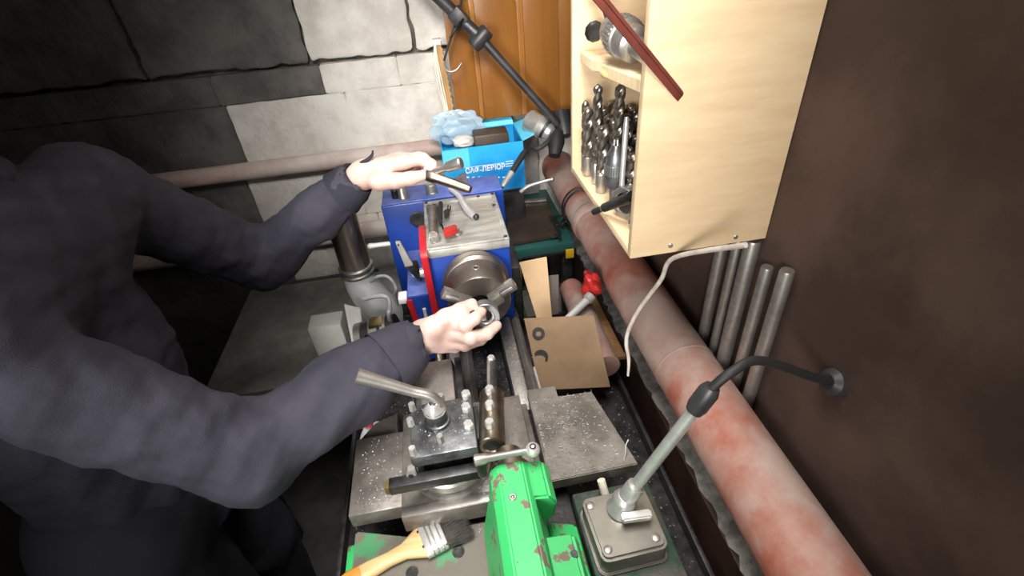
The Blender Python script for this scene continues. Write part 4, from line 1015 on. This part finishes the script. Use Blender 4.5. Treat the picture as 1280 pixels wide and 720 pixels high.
MB().tube([P(664, 182, 1.40), P(672, 186, 1.39), P(684, 178, 1.39), P(692, 168, 1.40)], .007, 10, 5).build('clamp_jaw', 'black_rubber', sl)
# heating pipes along the back wall
for z, r, lb in ((-.545, .026, 'pinkish heating pipe running along the back wall behind the hand'), (-.80, .03, 'lower pinkish heating pipe along the back wall')):
    t = thing('heating_pipe', lb, 'pipe', (-.6, 1.56, z-r))
    MB().cyl((-1.58, 1.562, z), (.02, 1.562, z), r, n=32).build('pipe_body', 'heating_pipe', t, smooth=60)
    MB().lathe((.0, 1.562, z), (.03, 1.562, z), [(0, r), (.5, r*1.15), (1, r*.9)], 32).build('end_cap', 'heating_pipe', t, smooth=60)

# ------------------------------------------------------------------ left corner: low table with stove pipe parts and motor
tbz = -.93
t = thing('low_table', 'dim grey metal side table behind the worker', 'table', (-.42, 1.2, FL))
MB().box(-.72, -.175, 1.0, 1.50, tbz-.03, tbz, .003).build('table_top', 'grey_paint', t)
for x in (-.70, -.20):
    for y in (1.02, 1.48): MB().box(x-.015, x+.015, y-.015, y+.015, FL, tbz-.03, .002).build('leg', 'steel_dark', t)
sp = thing('stove_pipe', 'heat tinted chrome pipe with clamp collar on a pale elbow', 'pipe', (-.275, 1.17, tbz))
c = P(441, 320, 1.33)
MB().lathe((c.x, c.y, -.735), (c.x, c.y, -.50), [(0, .040), (.95, .040), (1, .038)], 40).build('pipe_body', 'hot_chrome', sp, smooth=60)
for z in (-.728, -.712): MB().lathe((c.x, c.y, z-.006), (c.x, c.y, z+.007), [(0, .041), (.3, .046), (.7, .046), (1, .041)], 40).build('collar', 'steel', sp, smooth=60)
MB().tube([V(c.x, c.y, -.735), V(c.x+.005, c.y-.012, -.77), V(c.x+.03, c.y-.035, -.81), V(c.x+.055, c.y-.045, -.86), V(c.x+.058, c.y-.045, tbz+.001)], [.040, .043, .050, .054, .056], 36, 8).build('elbow', 'grey_plastic', sp, smooth=60)
t = thing('bent_rod', 'bent pale metal rod standing beside the grey elbow', 'rod', P(487, 398, 1.19))
MB().tube([P(455, 374, 1.17), P(468, 371, 1.16), P(480, 370, 1.155), P(486, 375, 1.16), P(487, 386, 1.17), P(487, 400, 1.19), V(-.205, 1.02, tbz+.002)], .0052, 12, 6).build('rod', 'grey_plastic', t)
t = thing('curved_pipe', 'thin curved pale pipe behind the grey elbow', 'pipe', P(490, 358, 1.30))
MB().tube([V(-.30, 1.20, tbz+.004), V(-.29, 1.19, -.80), P(468, 348, 1.33), P(482, 345, 1.33), P(491, 352, 1.33), P(495, 362, 1.32), V(-.195, 1.13, -.80), V(-.195, 1.13, tbz+.004)], .0045, 10, 6).build('tube', 'grey_plastic', t)
mo = thing('electric_motor', 'pale banded round electric motor behind the sleeve', 'motor', (-.23, 1.04, tbz))
m0, m1 = P(449, 425, 1.22), P(496, 412, 1.22)
def band(a_, b_, r, m, nm): MB().lathe(m0+(m1-m0)*a_, m0+(m1-m0)*b_, [(0, r-.002), (.05, r), (.95, r), (1, r-.002)], 40).build(nm, m, mo, smooth=50)
for a_, b_, r, m in ((0, .18, .042, 'steel'), (.18, .38, .038, 'black_rubber'), (.38, .62, .042, 'steel'), (.62, .68, .038, 'black_rubber'), (.68, .84, .042, 'steel'), (.84, 1.05, .040, 'black_rubber')): band(a_, b_, r, m, 'band')
mm_ = m0+(m1-m0)*.5; MB().box(mm_.x-.025, mm_.x+.025, mm_.y-.03, mm_.y+.03, tbz+.001, mm_.z-.03, .003).build('foot', 'steel_dark', mo)
MB().box(mm_.x-.012, mm_.x+.02, mm_.y-.02, mm_.y+.015, mm_.z+.036, mm_.z+.046, .002).build('terminal_plate', 'brass', mo)
tag(MB().slab([P(440, 430, 1.25), P(455, 425, 1.24), P(450, 385, 1.28), P(430, 380, 1.28)], .002).build('paper_sheet', 'paper'), 'white paper sheet standing beside the banded motor', 'paper')
tag(MB().box(-.42, -.335, 1.06, 1.12, tbz+.001, -.80, .004).build('white_box', 'paper'), 'small white box on the side table by the motor', 'box')
# package with red print in the tray
pk = crumple('crumpled_package', 'crumpled white package with red print in the tray', 'package', (-.222, .675, -.80), .03, (1.0, 1.1, .75), 'white', 11, .2)
q = Vector((-.222, .675, -.775))
b = bmesh.new(); bmesh.ops.create_icosphere(b, subdivisions=2, radius=.009)
for v in b.verts: v.co = q+V(v.co.x-.008, v.co.y+.012, v.co.z*.45)
MB().bm(b).build('red_print', 'red', pk)
